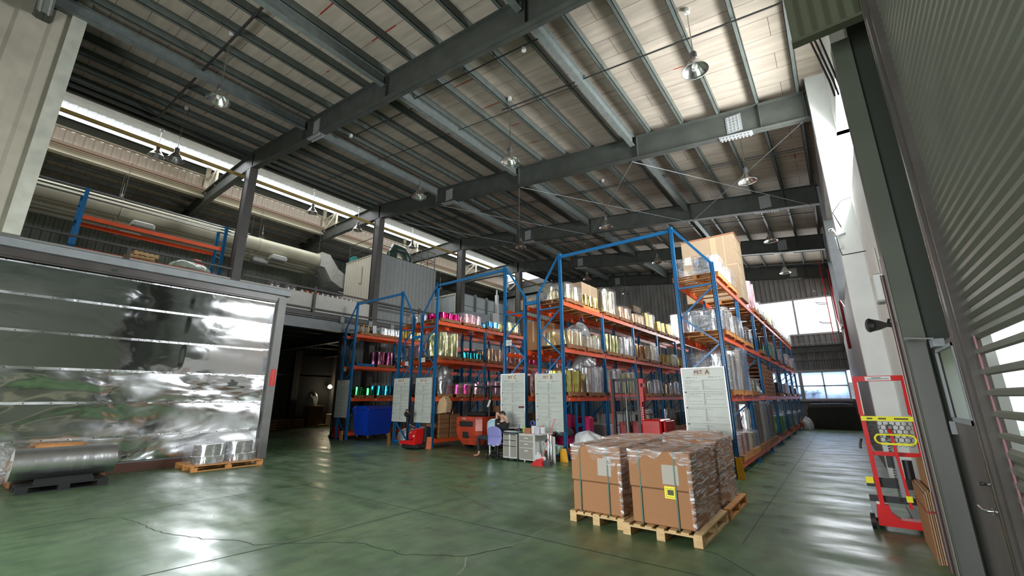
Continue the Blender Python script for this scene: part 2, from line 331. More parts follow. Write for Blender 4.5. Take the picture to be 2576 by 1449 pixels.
# end windows
M['frame'] = mk('grey window frame', (.42, .42, .41), .5); M['frame_w'] = mk('white window frame', (.78, .79, .8), .4)
M['glass'] = mk('window glass', (.85, .9, .95), .05, trans=1, spec=.3)
def frost():
    m = bpy.data.materials.new('dusty window glass'); m.use_nodes = True; nt = m.node_tree; N = nt.nodes; L = nt.links; N.remove(N['Principled BSDF'])
    t = N.new('ShaderNodeBsdfTransparent'); t.inputs['Color'].default_value = (.55, .63, .76, 1); d = N.new('ShaderNodeBsdfTranslucent'); d.inputs['Color'].default_value = (.5, .6, .75, 1)
    n = N.new('ShaderNodeTexNoise'); n.inputs['Scale'].default_value = 1.3; n.inputs['Detail'].default_value = 5; tc = N.new('ShaderNodeTexCoord'); L.new(tc.outputs['Object'], n.inputs['Vector'])
    r = N.new('ShaderNodeMapRange'); r.inputs['From Min'].default_value = .35; r.inputs['From Max'].default_value = .65; L.new(n.outputs['Fac'], r.inputs['Value'])
    mx = N.new('ShaderNodeMixShader'); L.new(r.outputs['Result'], mx.inputs[0]); L.new(t.outputs[0], mx.inputs[1]); L.new(d.outputs[0], mx.inputs[2]); L.new(mx.outputs[0], N['Material Output'].inputs['Surface']); return m
M['frost'] = frost()
def window(name, x0, x1, z0, z1, vs, hs, mf, th=.05, glass=None, inner=None):
    b = MB(); Y = 31.05
    for x in (x0, x1): b.box(x-th/2, Y-.05, z0-th/2, x+th/2, Y+.05, z1+th/2)
    for z in (z0, z1): b.box(x0, Y-.05, z-th/2, x1, Y+.05, z+th/2)
    for x in vs: b.box(x-th/2, Y-.045, z0, x+th/2, Y+.045, z1)
    for z in hs: b.box(x0, Y-.045, z-th/2, x1, Y+.045, z+th/2)
    w = b.obj(name, mf, kind='structure')
    if glass: MB().box(x0, Y+.02, z0, x1, Y+.026, z1).obj('pane', glass, w, kind='structure')
    return w
window('window_2', -9.15, .42, 5.35, 7.55, [-1.55, -3.5, -5.45, -7.4], [], M['frame'], .1)
w = window('window_3', -4.5, .36, 1.55, 3.1, [-.2-.55, -1.85, -3.1], [2.3], M['frame_w'], .07, M['frost'])
b = MB()
for x in (-1.85, -3.6): b.box(x-.09, 30.95, 1.5, x+.09, 31.02, 3.15)
b.box(-4.6, 30.93, 1.42, .45, 31.02, 1.52); b.box(-4.6, 30.93, 3.12, .45, 31.02, 3.22); b.obj('mullion', M['frame'], w, kind='structure')
struct(MB().ibeam((-5, 30.7, 4.42), (.5, 30.7, 4.42), .25, .4, .03), 'wall_beam', M['steel']).data.name
struct(MB().bar((-5, 30.6, 4.75), (.4, 30.6, 4.75), .05, .05), 'wall_rail', M['steel_lt'])
struct(MB().bar((-5, 30.8, 3.75), (.5, 30.8, 3.75), .06, .06), 'wall_rail', M['steel'])
# the yard outside the low window
struct(MB().box(-8, 36, 0, 3.5, 36.2, 2.6).prism([(-3.2, 2.6), (-.2, 2.6), (-1.7, 4.4)], 'y', 36, 36.2), 'exterior_wall', mk('grey shed outside', (.35, .37, .4), .7, noise=.3, nscale=.8))
struct(MB().box(-14, 33, -.2, 14, 60, -.02), 'exterior_ground', mk('concrete yard', (.5, .5, .48), .8))
# right wall: white lower wall, open strip of high windows, far bays
b = MB()
def rw(x0, x1, y0, y1, z0, z1): b.box(x0, y0, z0, x1, y1, z1)
rw(.9, 1.3, 6.35, 12.1, 0, 2.9); rw(.9, 1.3, 9.1, 12.1, 2.9, 6.2); rw(.5, 1.3, 12.1, 12.5, 0, 7.9); rw(.5, 1.3, 11.9, 12.6, 7.9, 9.9); rw(.9, 1.3, 9.1, 12.1, 7.9, 9.9)
struct(b, 'wall_right', M['white'])
struct(MB().box(.9, 6.35, 2.9, 1.3, 9.1, 9.9), 'wall_right', M['green_sheet'])
b = MB(); rw(.55, 1.0, 12.5, 31.2, 0, 4.7); rw(.75, 1.0, 12.5, 31.2, 4.7, 5.3); rw(.55, 1.0, 12.6, 31.2, 7.9, 9.9); rw(.55, 1.0, 30.7, 31.2, 4.7, 8.4)
struct(b, 'wall_right', mk('brown grey plaster', (.27, .25, .23), .7, noise=.1))
for y in GY[3:5]:
    b = MB(); b.box(.45, y-.16, 4.95, .88, y-.14, 9.3); b.box(.45, y+.14, 4.95, .88, y+.16, 9.3); b.box(.47, y-.14, 4.95, .88, y+.14, 9.3)
    struct(b, 'column', M['steel_lt'])
    struct(MB().prism([(.47, 4.94), (.9, 4.94), (.9, 4.3), (.7, 4.3)], 'y', y-.16, y+.16), 'corbel', M['cream'])
# steel column beside the door, door, shutter guide and shutter
b = MB(); b.box(.6, 6.08, 0, .785, 6.3, 6.1); struct(b, 'column', mk('grey green shaded column', (.085, .095, .07), .5, noise=.12, nscale=2))  # shadow over column, plate and door put into darker colours
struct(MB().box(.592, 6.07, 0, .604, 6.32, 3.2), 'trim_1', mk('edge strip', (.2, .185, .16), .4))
struct(MB().box(.785, 6.12, 0, 1.05, 6.34, 9.3), 'column', mk('shaded column web', (.02, .025, .016), .6))  # web coloured darker than the flange to paint in its shade
struct(MB().box(1.0, 4.9, 2.2, 1.05, 6.2, 9.5), 'wall_right', mk('shaded recess sheet', (.04, .045, .035), .6))  # dark sheet fills the recess, its shade put into the colour
struct(MB().box(.62, 6.04, .0, .77, 6.075, 2.2), 'trim_2', mk('brushed plate', (.15, .15, .14), .4, metal=.6, rn=.1, nscale=1.2, stretch=(3, 1, .6)))
dr = MB().box(.82, 4.98, .02, .86, 5.12, 2.15).box(.82, 5.93, .02, .86, 6.05, 2.15).box(.82, 5.12, .02, .86, 5.93, 1.45).box(.82, 5.12, 2.08, .86, 5.93, 2.15).obj('door_1', mk('worn grey door paint', (.10, .085, .075), .45, noise=.2, nscale=2), kind='structure')
MB().box(.838, 5.12, 1.45, .842, 5.93, 2.08).obj('door_window', M['glaze'], dr, kind='structure')
MB().box(.80, 5.1, 1.42, .82, 5.95, 1.46).box(.80, 5.1, 2.07, .82, 5.95, 2.10).box(.80, 5.9, 1.42, .82, 5.94, 2.1).box(.80, 5.1, 1.42, .82, 5.13, 2.1).obj('window_frame', M['steel_lt'], dr, kind='structure')
h = MB().cyl((.82, 5.14, .98), .035, .012, 14, axis='x').cyl((.75, 5.14, .98), .018, .07, 12, axis='x'); h.v = [(x-.0, y, z) for x, y, z in h.v]; h.obj('door_knob', M['chrome'], dr, kind='structure')
MB().cyl((.79, 5.15, .78), .03, .04, 14, axis='x').tube([(.80, 5.15, .78), (.755, 5.15, .78), (.745, 5.18, .78), (.745, 5.33, .785)], .011).obj('door_handle', M['chrome'], dr, kind='structure')
MB().box(.78, 5.96, 1.3, .82, 5.975, 1.42).obj('hinge', M['steel_lt'], dr, kind='structure')
MB().box(.74, 5.45, 2.1, .82, 5.62, 2.17).bar((.76, 5.6, 2.19), (.62, 6.05, 2.24), .03, .012).bar((.7, 5.2, 2.15), (.62, 6.0, 2.25), .03, .012).obj('door_closer', M['steel_lt'], dr, kind='structure')
b = MB(); b.box(.80, 4.86, 0, .9, 4.95, 6.2).box(.78, 4.78, 0, .84, 4.86, 6.2).box(.80, 4.68, 0, .9, 4.78, 6.2)
struct(b, 'shutter_guide', mk('brown grey steel', (.09, .08, .07), .35, metal=.3, noise=.2, nscale=2))
struct(MB().cyl((.79, 4.87, 0), .018, 6.1, 10), 'trim_3', mk('shiny rail', (.5, .5, .48), .2, metal=1))
b = MB(); p = .08; z = 2.07
def slat(b, z0, z1, x=.88):
    h = z1-z0; pr = [(x, z0), (x-.024, z0+h*.3), (x-.024, z0+h*.67), (x, z0+h*.97), (x+.012, z0+h*.97), (x-.02, z0+h*.7), (x-.02, z0+h*.27), (x+.012, z0)]
    b.prism(pr, 'y', -14, 4.72)
while z < 6.6: slat(b, z, z+p); z += p
z = 0
while z < 1.29: slat(b, z, z+.1); z += .1
for k in range(5): b.prism([(.87, 1.35+k*.15), (.85, 1.36+k*.15), (.85, 1.392+k*.15), (.87, 1.405+k*.15)], 'y', -14, 4.72)
sh = struct(b, 'roller_shutter', mk('shutter steel', (.15, .165, .125), .42, metal=.25, noise=.1, nscale=2))
b = MB()
for k in range(3): b.cyl((.86, 4.62-k*1.4, 0), .009, 2.1, 8)
b.obj('shutter_rod', mk('purple brown rod', (.25, .12, .13), .5), sh, kind='structure')
struct(MB().box(.85, -14, 6.6, 1.1, 4.9, 10), 'wall_right', M['green_sheet'])
sh2 = MB().ribs('y', .2, .86, 5.45, 5.85, 9.2, .13, .02, -1, sharp=.8).box(.2, 5.46, 5.85, .86, 5.5, 9.2).box(.19, 5.40, 5.82, .87, 5.52, 5.86)
struct(sh2, 'shutter_hood', mk('olive corrugated sheet', (.09, .10, .06), .5))
for q, (xa, xb) in enumerate(((.42, .52), (.47, .56), (.53, .6))):
    struct(MB().tube([(xa+.04, 6.9, 6.9), (xb+.03, 6.6, 5.9), (xb+.04, 6.5, 5.6)], .013, 8), 'conduit', M['dark'])
struct(MB().box(3.6, -10, 0, 3.8, 14, 5), 'exterior_wall', mk('cream wall outside', (.85, .78, .52), .8))
struct(MB().box(1.1, -14, -.2, 8, 33, -.01), 'exterior_ground', mk('yard paving', (.5, .5, .46), .8))
# front wall panel at the far left and lower wall piece
struct(MB().ribs('x', -14, .02, -13.8, 5.12, 13, .52, .06).box(-14, -14, 5.12, -13.9, .02, 13), 'wall_front', M['cream'])
struct(MB().box(-13.84, .02, 5.12, -13.62, .28, 12.6), 'trim_4', mk('wrapped corner post', (.55, .56, .48), .25, noise=.15, nscale=3))
struct(MB().box(-13.98, -14, 0, -13.80, .08, 4.64), 'wall_front', M['cream'])
# front wall behind the camera with the dock opening
struct(MB().box(-45, -4.1, 5.1, 1, -4.0, 13).box(-45, -4.1, 0, -8.6, -4.0, 5.1), 'wall_front', M['grey_sheet'])
# ================================================================== FOIL ROOM, MEZZANINE, DUCTS
FX = -13.83
def foil_mat(name, rough, bmp, sc):
    m = mk(name, (.86, .88, .90), rough, metal=1, rn=.16 if rough > .15 else 0, nscale=.9); nt = m.node_tree; N = nt.nodes; L = nt.links; b = N['Principled BSDF']
    tc = N.new('ShaderNodeTexCoord'); n = N.new('ShaderNodeTexNoise'); n.inputs['Scale'].default_value = sc; n.inputs['Detail'].default_value = 2.5; n.inputs['Distortion'].default_value = .6
    mp = N.new('ShaderNodeMapping'); mp.inputs['Scale'].default_value = (1, .8, 1.5); L.new(tc.outputs['Object'], mp.inputs['Vector']); L.new(mp.outputs['Vector'], n.inputs['Vector'])
    bp = N.new('ShaderNodeBump'); bp.inputs['Strength'].default_value = 1; bp.inputs['Distance'].default_value = bmp; L.new(n.outputs['Fac'], bp.inputs['Height']); L.new(bp.outputs['Normal'], b.inputs['Normal'])
    return m
M['foil_hi'] = foil_mat('smooth mirror film', .07, .012, 1.0); M['foil'] = foil_mat('rippled mirror film', .22, .12, .75); M['foil_tape'] = foil_mat('film seam', .3, .01, 6)
fw = empty('foil_wall', (FX, 3, 0), 0, 'tall wall of rippled mirror film strips under the mezzanine edge', 'wall panel', None)
SEAM = [.25, .82, 1.6, 2.34, 3.12, 3.9, 4.6]
def rip(y, z, amp):
    v = 0
    for k, (fy, fz, ph, a) in enumerate(((.9, 1.3, .3, 1), (1.5, .7, 2.1, .7), (.5, 2.2, 1.1, .6), (2.3, 1.1, 5.2, .25))): v += a*math.sin(fy*y*1.6+ph+math.sin(fz*z*2+k))*math.cos(fz*z*1.9+ph*1.7+.6*math.sin(y*1.1))
    return v*amp
for i, (z0, z1) in enumerate(zip(SEAM, SEAM[1:])):
    b = MB(); ny, nz = 110, 18; amp = .022 if i < 3 else (.003 if i < 5 else .005); vs = []
    for j in range(nz+1):
        for k in range(ny+1):
            y = .1+k*(5.74-.1)/ny; z = z0+j*(z1-z0)/nz; e = math.sin(PI*j/nz)**.6 if 0 < j < nz else 0
            a = amp*(1 if i < 3 or y < 3.6 else 3.2)
            d = rip(y, z+i*3.7, a)*e
            # puckers round the fixings of the lower strips
            if i < 4:
                for q in range(6):
                    yy = .6+q*.95+(i % 2)*.3; rr = (y-yy)**2+((z-z0)*1.3)**2; d += -.012*math.exp(-rr/.012)*(1 if i < 3 else .3)
            vs.append((FX+d, y-3, z))
    b.add(vs, [(j*(ny+1)+k, j*(ny+1)+k+1, (j+1)*(ny+1)+k+1, (j+1)*(ny+1)+k) for j in range(nz) for k in range(ny)], True)
    o = b.obj('film_strip', M['foil'] if i < 3 else M['foil_hi'], fw); o.location = (-FX, 0, 0)
    s = MB(); s.box(.008, .1-3, z1-.03, .014, 2.74, z1+(.025 if i < 5 else .0))
    s.obj('seam', M['foil_tape'], fw)
    d = MB()
    for q in range(14): d.cyl((.014, -2.8+q*.41, z1-.005), .012, .008, 8, axis='x')
    d.obj('fixing', M['dark'], fw)
MB().box(-.14, -2.9, 0, .03, 2.9, .2).obj('kerb', mk('brown kerb paint', (.16, .075, .05), .6), fw)
MB().box(-.1, -2.9, .2, -.03, 2.75, 4.6).obj('backing_panel', M['steel_lt'], fw)
fr = empty('steel_portal', (FX, 3, 0), 0, 'grey steel post and beams framing the mirror film wall', 'steel frame')
MB().box(-.14, 2.82, 0, .1, 3.05, 4.78).box(-.12, 2.75, 0, -.02, 2.82, 4.7).obj('post', mk('grey post', (.19, .19, .18), .45, noise=.1), fr)
MB().box(-.14, -3.1, 4.64, .0, 3.0, 4.66).box(-.0, -3.1, 4.68, .04, 3.02, 4.86).box(-.14, -3.1, 4.66, .0, 2.9, 4.7).obj('channel_beam', mk('dark brown grey beam', (.075, .065, .06), .35, noise=.35, nscale=1.3), fr)
MB().box(-.1, -3.1, 4.87, .14, 3.15, 4.885).box(.12, -3.1, 4.885, .14, 3.15, 5.06).box(-.1, -3.1, 5.05, .14, 3.15, 5.065).obj('edge_beam', M['steel_lt'], fr)
MB().cyl((.04, -1.1, 4.75), .04, .03, 10, axis='x').obj('bracket', M['chrome'], fr)
sgn = MB().box(.101, 2.86, 2.05, .104, 3.02, 2.55).obj('red_banner', mk('red paper', (.62, .01, .015), .4), fr)
props(sgn, 'red paper strip with gold characters')
GOLD = mk('gold print', (.8, .5, .08), .4)
for k in range(6):   # brush-like gold strokes down the strip
    g = MB(); zc = 2.48-k*.075; s = .022
    for (a, c), (d, e) in (((-1, .8), (1, .7)), ((0, 1.1), (-.1, -1)), ((-1.1, -.6), (.9, -1)), ((-.8, 0), (.9, .1))):
        g.bar((.1055, 2.94+a*s, zc+c*s), (.1055, 2.94+d*s, zc+e*s), .006, .002)
    g.obj('gold_lettering', GOLD, sgn).location = (0, 0, 0)
# roof of the foil room and its side
struct(MB().box(-18.1, -14, 4.7, -13.95, 5.85, 4.86), 'mezzanine_deck', M['steel_lt'])
struct(MB().ribs('y', -18.0, -13.95, 5.8, 0, 4.7, .25, .04), 'wall_3', M['boxgrey'])
# mezzanine
struct(MB().box(-27.5, -14, 5.28, -18.0, 31, 5.42), 'mezzanine_deck', M['steel'])
struct(MB().box(-18.04, -14, 5.42, -18.0, 11.9, 6.2), 'mezzanine_parapet', M['fascia'])
b = MB(); [b.box(-18.05, y, 5.42, -18.03, y+.03, 6.2) for y in (0.6, 3.1, 5.6, 8.1, 10.6)]; struct(b, 'trim_5', M['steel_lt'])
struct(MB().ibeam((-18.0, -14, 4.95), (-18.0, 31, 4.95), .25, .62, .03), 'mezzanine_beam', mk('blue grey beam', (.22, .235, .24), .5, noise=.12, nscale=1.5))
for x in (-19.6, -21.2, -23, -25): struct(MB().ibeam((x, -14, 4.95), (x, 31, 4.95), .22, .5, .03), 'mezzanine_beam', M['steel_col'])
for y in (7.5, 11.2, 15, 19): struct(MB().ibeam((-27.4, y, 4.6), (-18.1, y, 4.6), .22, .45, .03), 'mezzanine_beam', M['steel_col'])
struct(MB().box(-18.75, 10.9, 0, -18.45, 11.25, 4.7), 'column', M['steel_col'])
struct(MB().ribs('x', 11.5, 31, -18.95, 0, 4.7, .22, .035), 'wall_4', M['boxgrey'])
struct(MB().box(-27.5, 13.35, 0, -27.3, 15.7, 4.4), 'doorway_dark', mk('unlit doorway', (.006, .006, .006), .9))  # black slab stands in for the unlit room beyond the opening
struct(MB().box(-27.4, 12.95, 0, -27.1, 13.35, 4.7).box(-27.4, 15.6, 0, -27.1, 16, 4.7), 'column', M['steel_col'])
struct(MB().box(-27.4, 8, 3.1, -27.3, 20, 3.2), 'trim_6', M['steel_lt'])
# railing along the mezzanine
rl = empty('mezzanine_railing', (-17.9, 8, 5.4), 0, 'dark tube guard rail running along the mezzanine edge', 'railing')
def rail(z, y0, y1, r=.035, n='rail'): MB().bar((-17.9, y0, z), (-17.9, y1, z), r*2, r*2).obj(n, M['steel_col'], rl).location = (17.9, -8, -5.4)
rail(6.52, -14, 5.7); rail(6.38, 6.1, 30.8); rail(5.52, 6.1, 30.8, .03); rail(5.30, 6.1, 30.8, .035, 'conduit'); rail(5.22, 6.1, 30.8, .03, 'conduit'); rail(5.14, 6.1, 30.8, .03, 'conduit')
for y in (-1.2, 2.7, 9.05, 15, 18, 21, 24): MB().box(-.04, y-8.05, -.25, .04, y-7.95, 1.1).obj('rail_post', M['steel_col'], rl)
for y in (10.4, 11.9, 13.2): MB().box(-.03, y-8.06, -.33, .07, y-7.86, -.05).obj('junction_box', M['steel_lt'], rl)
# blue and orange rack on the mezzanine
def beam_rack(name, x0, x1, ys, levels, hz, label, z0=0): pass
mr_ = empty('pallet_rack', (-19.4, 3.5, 5.42), 0, 'blue and orange pallet rack standing on the mezzanine deck', 'pallet rack')
for y in (-2.0, 2.12):
    b = MB()
    for x in (.4, -.5): b.box(x-.05, y-.05, 0, x+.05, y+.05, 3.1)
    for k in range(4): b.bar((.4, y, .3+k*.7), (-.5, y, .65+k*.7), .035, .035)
    b.obj('upright_frame', M['blue'], mr_)
for z in (.98, 2.1):
    for x in (.4, -.5): MB().box(x-.03, -1.95, z-.07, x+.03, 2.07, z+.07).obj('beam', M['orange'], mr_)
b = MB(); MB().bar((-.05, -.2, 2.06), (-.05, -.1, 2.06), .9, .03)
for q, (y, xx) in enumerate(((3.0, -19.35),)):
    pass
# things on that rack
def pallet_mesh(w=1.05, d=1.05, h=.13, n=7, along='x'):
    b = MB()
    if along == 'x':      # deck boards run across (along x), stringers along y
        for k in range(n): y = -d/2+.045+k*(d-.09)/(n-1); b.box(-w/2, y-.045, h-.02, w/2, y+.045, h)
        for x in (-w/2+.045, 0, w/2-.045): b.box(x-.04, -d/2, .02, x+.04, d/2, h-.02)
        for y in (-d/2+.05, 0, d/2-.05): b.box(-w/2, y-.05, 0, w/2, y+.05, .02)
    else:
        for k in range(n): x = -w/2+.045+k*(w-.09)/(n-1); b.box(x-.045, -d/2, h-.02, x+.045, d/2, h)
        for y in (-d/2+.045, 0, d/2-.045): b.box(-w/2, y-.04, .02, w/2, y+.04, h-.02)
        for x in (-w/2+.05, 0, w/2-.05): b.box(x-.05, -d/2, 0, x+.05, d/2, .02)
    return b
pm = pallet_mesh(.95, .7, .14, 5); o = pm.obj('pallet', M['wood'], label='pale wooden pallet lying on the mezzanine rack beside the green wrapped bale', cat='pallet'); o.location = (-19.45, 3.25, 6.47)
o2 = o.copy(); COL.objects.link(o2); o2.location = (-19.45, 3.3, 6.62); o2.rotation_euler = (.0, 0, .12); o2['label'] = 'upper pale wooden pallet stacked askew on the mezzanine rack'
def lump(name, mat, loc, rx, ry, h, seed=1, rough=.12, n=22, m=10, flat=.55, **kw):
    """draped or bagged load: an irregular mound resting on z=0"""
    R = random.Random(seed); b = MB(); vs = []; ph = [R.uniform(0, 6) for _ in range(6)]
    for j in range(m+1):
        t = j/m
        for k in range(n):
            a = 2*PI*k/n; q = max(abs(math.cos(a)), abs(math.sin(a)))**flat
            w = 1+rough*(math.sin(3*a+ph[0]+t*2)+.6*math.sin(7*a+ph[1]-t*3)+.5*math.sin(11*a+ph[2]))
            s = (1-t**3.2)**.5 if t < 1 else 0
            s = max(s, .0)*(1 if t > .12 else .94+.5*t)
            zz = h*t*(1+.10*math.sin(2*a+ph[3])+.07*math.sin(5*a+ph[4]))
            vs.append((rx*math.cos(a)/q*w*s, ry*math.sin(a)/q*w*s, zz))
    b.add(vs, [(j*n+k, j*n+(k+1) % n, (j+1)*n+(k+1) % n, (j+1)*n+k) for j in range(m) for k in range(n)], True)
    b.add([vs[k] for k in range(n)], [tuple(reversed(range(n)))])
    o = b.obj(name, mat, **kw); o.location = loc; return o
M['film_g'] = mk('pale green wrapped film', (.42, .52, .42), .25, bump=.02, bscale=9, coat=.5)
M['film_w'] = mk('white plastic film', (.72, .74, .74), .25, bump=.02, bscale=10, coat=.6)
M['film_gy'] = mk('grey clear film', (.42, .43, .44), .15, metal=.4, bump=.03, bscale=9, coat=.6)
lump('wrapped_bale', M['film_g'], (-19.4, 4.75, 6.47), .42, .62, .38, 3, label='pale green plastic wrapped bale on the mezzanine rack', cat='wrapped goods')
lump('plastic_bag', mk('red plastic', (.6, .02, .02), .4), (-19.6, 4.95, 6.6), .25, .25, .42, 5, label='red plastic bag behind the pale green bale on the mezzanine rack', cat='bag')
# bundle of long bright pipes carried over the rack
for k, (x, z) in enumerate(((-19.05, 8.50), (-19.2, 8.42), (-19.35, 8.34))):
    o = MB().tube([(0, -3.1, 0), (0, 3.1, 0)], .035, 8).obj('long_pipe', mk('dull pipe', (.35, .38, .36), .25, metal=1) if k == 0 else bpy.data.materials['dull pipe'],
        label=['nearest and highest', 'middle', 'rear and lowest'][k]+' long dull metal pipe lying along the top of the mezzanine rack', cat='pipe', group='long pipes over the mezzanine rack'); o.location = (x, 3.4, z)
# ducts
M['duct'] = mk('cream duct', (.50, .48, .36), .4, noise=.1, nscale=1.2); M['duct_g'] = mk('galvanised duct', (.46, .47, .44), .45, metal=.0, noise=.12, nscale=6)
for i, (x, y1, lab, z) in enumerate(((-23.0, 11.55, 'nearest and highest of the three cream round ducts above the mezzanine', 9.48), (-24.1, 12.1, 'middle one of the three cream round ducts above the mezzanine', 9.48), (-25.2, 12.6, 'cream round duct closest to the green corrugated wall', 9.48))):
    t = empty('air_duct', (x, 0, z), 0, lab, 'duct')
    MB().cyl((0, -14, 0), .36, y1+14, 28, axis='y').obj('duct_pipe', M['duct'], t)
    if False: pass
    t['_'] = 1; del t['_']
    for y in (2.9, 8.3, y1-.06): MB().lathe((0, y, 0), [(.36, -.02), (.385, -.02), (.385, .02), (.36, .02)], 28, axis='y').obj('joint_ring', M['cream'], t)
    b = MB(); pr = [(y1, .42), (y1+.5, .38), (y1+1.1, -.35), (y1+1.6, -.62), (y1+2.0, -.62)]; pr2 = [(y1, -.42), (y1+.25, -.45), (y1+.75, -1.15), (y1+1.4, -1.45), (y1+2.0, -1.45)]
    for (a, c) in zip(range(4), range(1, 5)):
        p, q, r, s = pr[a], pr[c], pr2[c], pr2[a]; b.quad((.4, p[0], p[1]), (.4, s[0], s[1]), (.4, r[0], r[1]), (.4, q[0], q[1])); b.quad((-.4, p[0], p[1]), (-.4, q[0], q[1]), (-.4, r[0], r[1]), (-.4, s[0], s[1]))
        b.quad((-.4, p[0], p[1]), (.4, p[0], p[1]), (.4, q[0], q[1]), (-.4, q[0], q[1])); b.quad((-.4, s[0], s[1]), (-.4, r[0], r[1]), (.4, r[0], r[1]), (.4, s[0], s[1]))
    b.quad((-.4, y1, .42), (-.4, y1, -.42), (.4, y1, -.42), (.4, y1, .42))
    b.obj('duct_elbow', M['duct_g'], t)
    [MB().tube([(0, y, .36), (0, y, 2.2)], .01, 6).obj('hanger_rod', M['steel'], t) for y in (2.9, 8.3, y1)]
for k, (x, y, z) in enumerate(((-22.4, 3.6, 8.75), (-23.5, 3.4, 8.55), (-22.6, 9.2, 8.85), (-23.4, 8.6, 8.75))):
    o = MB().bev(-.3, -.38, -.13, .3, .38, .13, .05).obj('inspection_box', M['plastic_w'] if 0 else M['duct_g'], label=['pale box under the nearest cream duct, above the orange mezzanine beams', 'lower pale box behind the orange mezzanine beams', 'pale box under the nearest cream duct, right of the first column', 'lower left pale box of the pair right of the first column'][k], cat='box', group='pale boxes under the ducts'); o.location = (x, y, z)
# clad oven on the mezzanine
ov = empty('clad_enclosure', (-20.8, 15.1, 5.42), 0, 'large ribbed metal enclosure standing on the mezzanine behind the second column', 'machine enclosure')
b = MB(); b.ribs('x', -2.1, 2.15, 1.6, -.5, 4.1, .26, .03, -1, sharp=.8).box(-1.6, -2.1, 0, 1.55, 2.15, .02).box(-1.6, -2.05, 4.06, 1.58, 2.15, 4.1).box(-1.6, 2.1, -.4, 1.58, 2.15, 4.1); b.obj('side_cladding', M['boxgrey'], ov)
MB().ribs('y', -1.6, 1.6, -2.1, 1.55, 4.1, .26, .03, 1, sharp=.8).obj('lit_front_cladding', M['creamlt'], ov)  # lit face put into the colour, cream against the grey side
MB().box(-1.62, -2.12, 1.5, 1.62, -2.05, 1.56).obj('trim', M['cream'], ov); MB().box(-1.62, -2.12, 4.08, 1.62, -2.05, 4.13).obj('trim', M['cream'], ov)
MB().box(-1.6, -2.0, 0, -1.2, -1.9, 1.5).box(-.9, -2.0, 0, -.6, -1.9, 1.5).obj('white_panel', M['plastic_w'], ov)
b = MB(); [b.box(-.4+k*.16, -2.08, -.6, -.36+k*.16, -2.04, 1.5) for k in range(12)]; b.obj('yellow_white_bar', mk('pale yellow bars', (.75, .7, .35), .5), ov)
MB().box(-.6, -1.98, -.3, 1.5, -1.95, 1.5).obj('inner_panel', mk('deep green paint', (.02, .07, .03), .5), ov)
MB().box(-.1, -2.17, 2.6, .12, -2.1, 3.6).obj('switch_box', M['creamlt'], ov)
MB().bar((1.66, -2.1, 1.25), (1.66, 2.2, 1.25), .05, .07).bar((1.66, -2.1, 1.1), (1.66, 2.2, 1.1), .05, .07).obj('side_rail', M['steel_col'], ov)
b = MB(); R_ = [(x, y) for x in (-1.5, 1.5) for y in (-2, 2.1)]
for x, y in R_: b.bar((x, y, 4.1), (x, y, 5.2), .035)
for z in (4.65, 5.2):
    for (p, q) in ((0, 1), (1, 3), (3, 2), (2, 0)): b.bar((*R_[p], z), (*R_[q], z), .03)
b.bar((1.5, 1.0, 4.1), (1.5, 1.0, 5.2), .035); b.bar((1.5, 1.5, 4.1), (1.5, 1.5, 5.2), .035)
b.obj('roof_guard_rail', M['steel_col'], ov)
MB().cyl((1.15, -.9, 4.1), .3, .4, 20).tube([(1.15, -.9, 4.5), (1.15, -.8, 4.85), (1.05, -.1, 4.9), (1.0, .35, 4.5), (1.0, .4, 4.1)], .26, 16).obj('blower_pipe', mk('dark green blower', (.03, .06, .045), .3), ov)
MB().cb(-1.2, -1.9, 4.1, .35, .3, .35).cb(-1.2, -1.9, 4.45, .5, .06, .05).obj('motor_box', mk('teal motor', (.05, .28, .26), .4), ov)
# panelled tank
tk = empty('panel_tank', (-20.6, 22, 5.42), 0, 'pale grey bolted panel tank on the mezzanine behind the third column', 'tank')
MB().box(-1.4, -2.3, 0, 1.35, 2.6, 3.15).obj('tank_body', mk('pale blue grey panel', (.42, .46, .47), .5), tk)
b = MB(); [b.box(1.35, -2.3+k*1.2, 0, 1.52, -2.22+k*1.2, 3.2) for k in range(5)]; b.obj('rib', mk('rib steel', (.2, .22, .22), .5), tk)
b = MB(); [b.box(1.35, -2.3, z, 1.38, 2.6, z+.03) for z in (.7, 1.5, 2.3, 3.1)]; b.obj('panel_joint', M['steel'], tk)
b = MB(); [b.box(-1.4+k*.7, -2.36, 1.2, -1.36+k*.7, -2.3, 3.2) for k in range(5)]; b.box(-1.4, -2.36, 3.1, 1.4, -2.3, 3.2).box(-1.4, -2.36, 1.9, 1.4, -2.3, 1.95); b.obj('front_frame', M['creamlt'], tk)
MB().box(1.4, 1.1, 2.2, 1.6, 1.3, 3.6).cyl((1.5, 1.2, 3.6), .06, .4, 12).box(1.38, .7, 1.0, 1.56, 1.4, 2.2).obj('level_gauge', M['plastic_w'], tk)
o = MB().box(-.02, -1.5, 0, .02, 1.5, 1.25).obj('low_panel_wall', M['steel_lt'], label='low grey panel wall beside the column in front of the panel tank', cat='partition'); o.location = (-18.3, 19.9, 5.9)
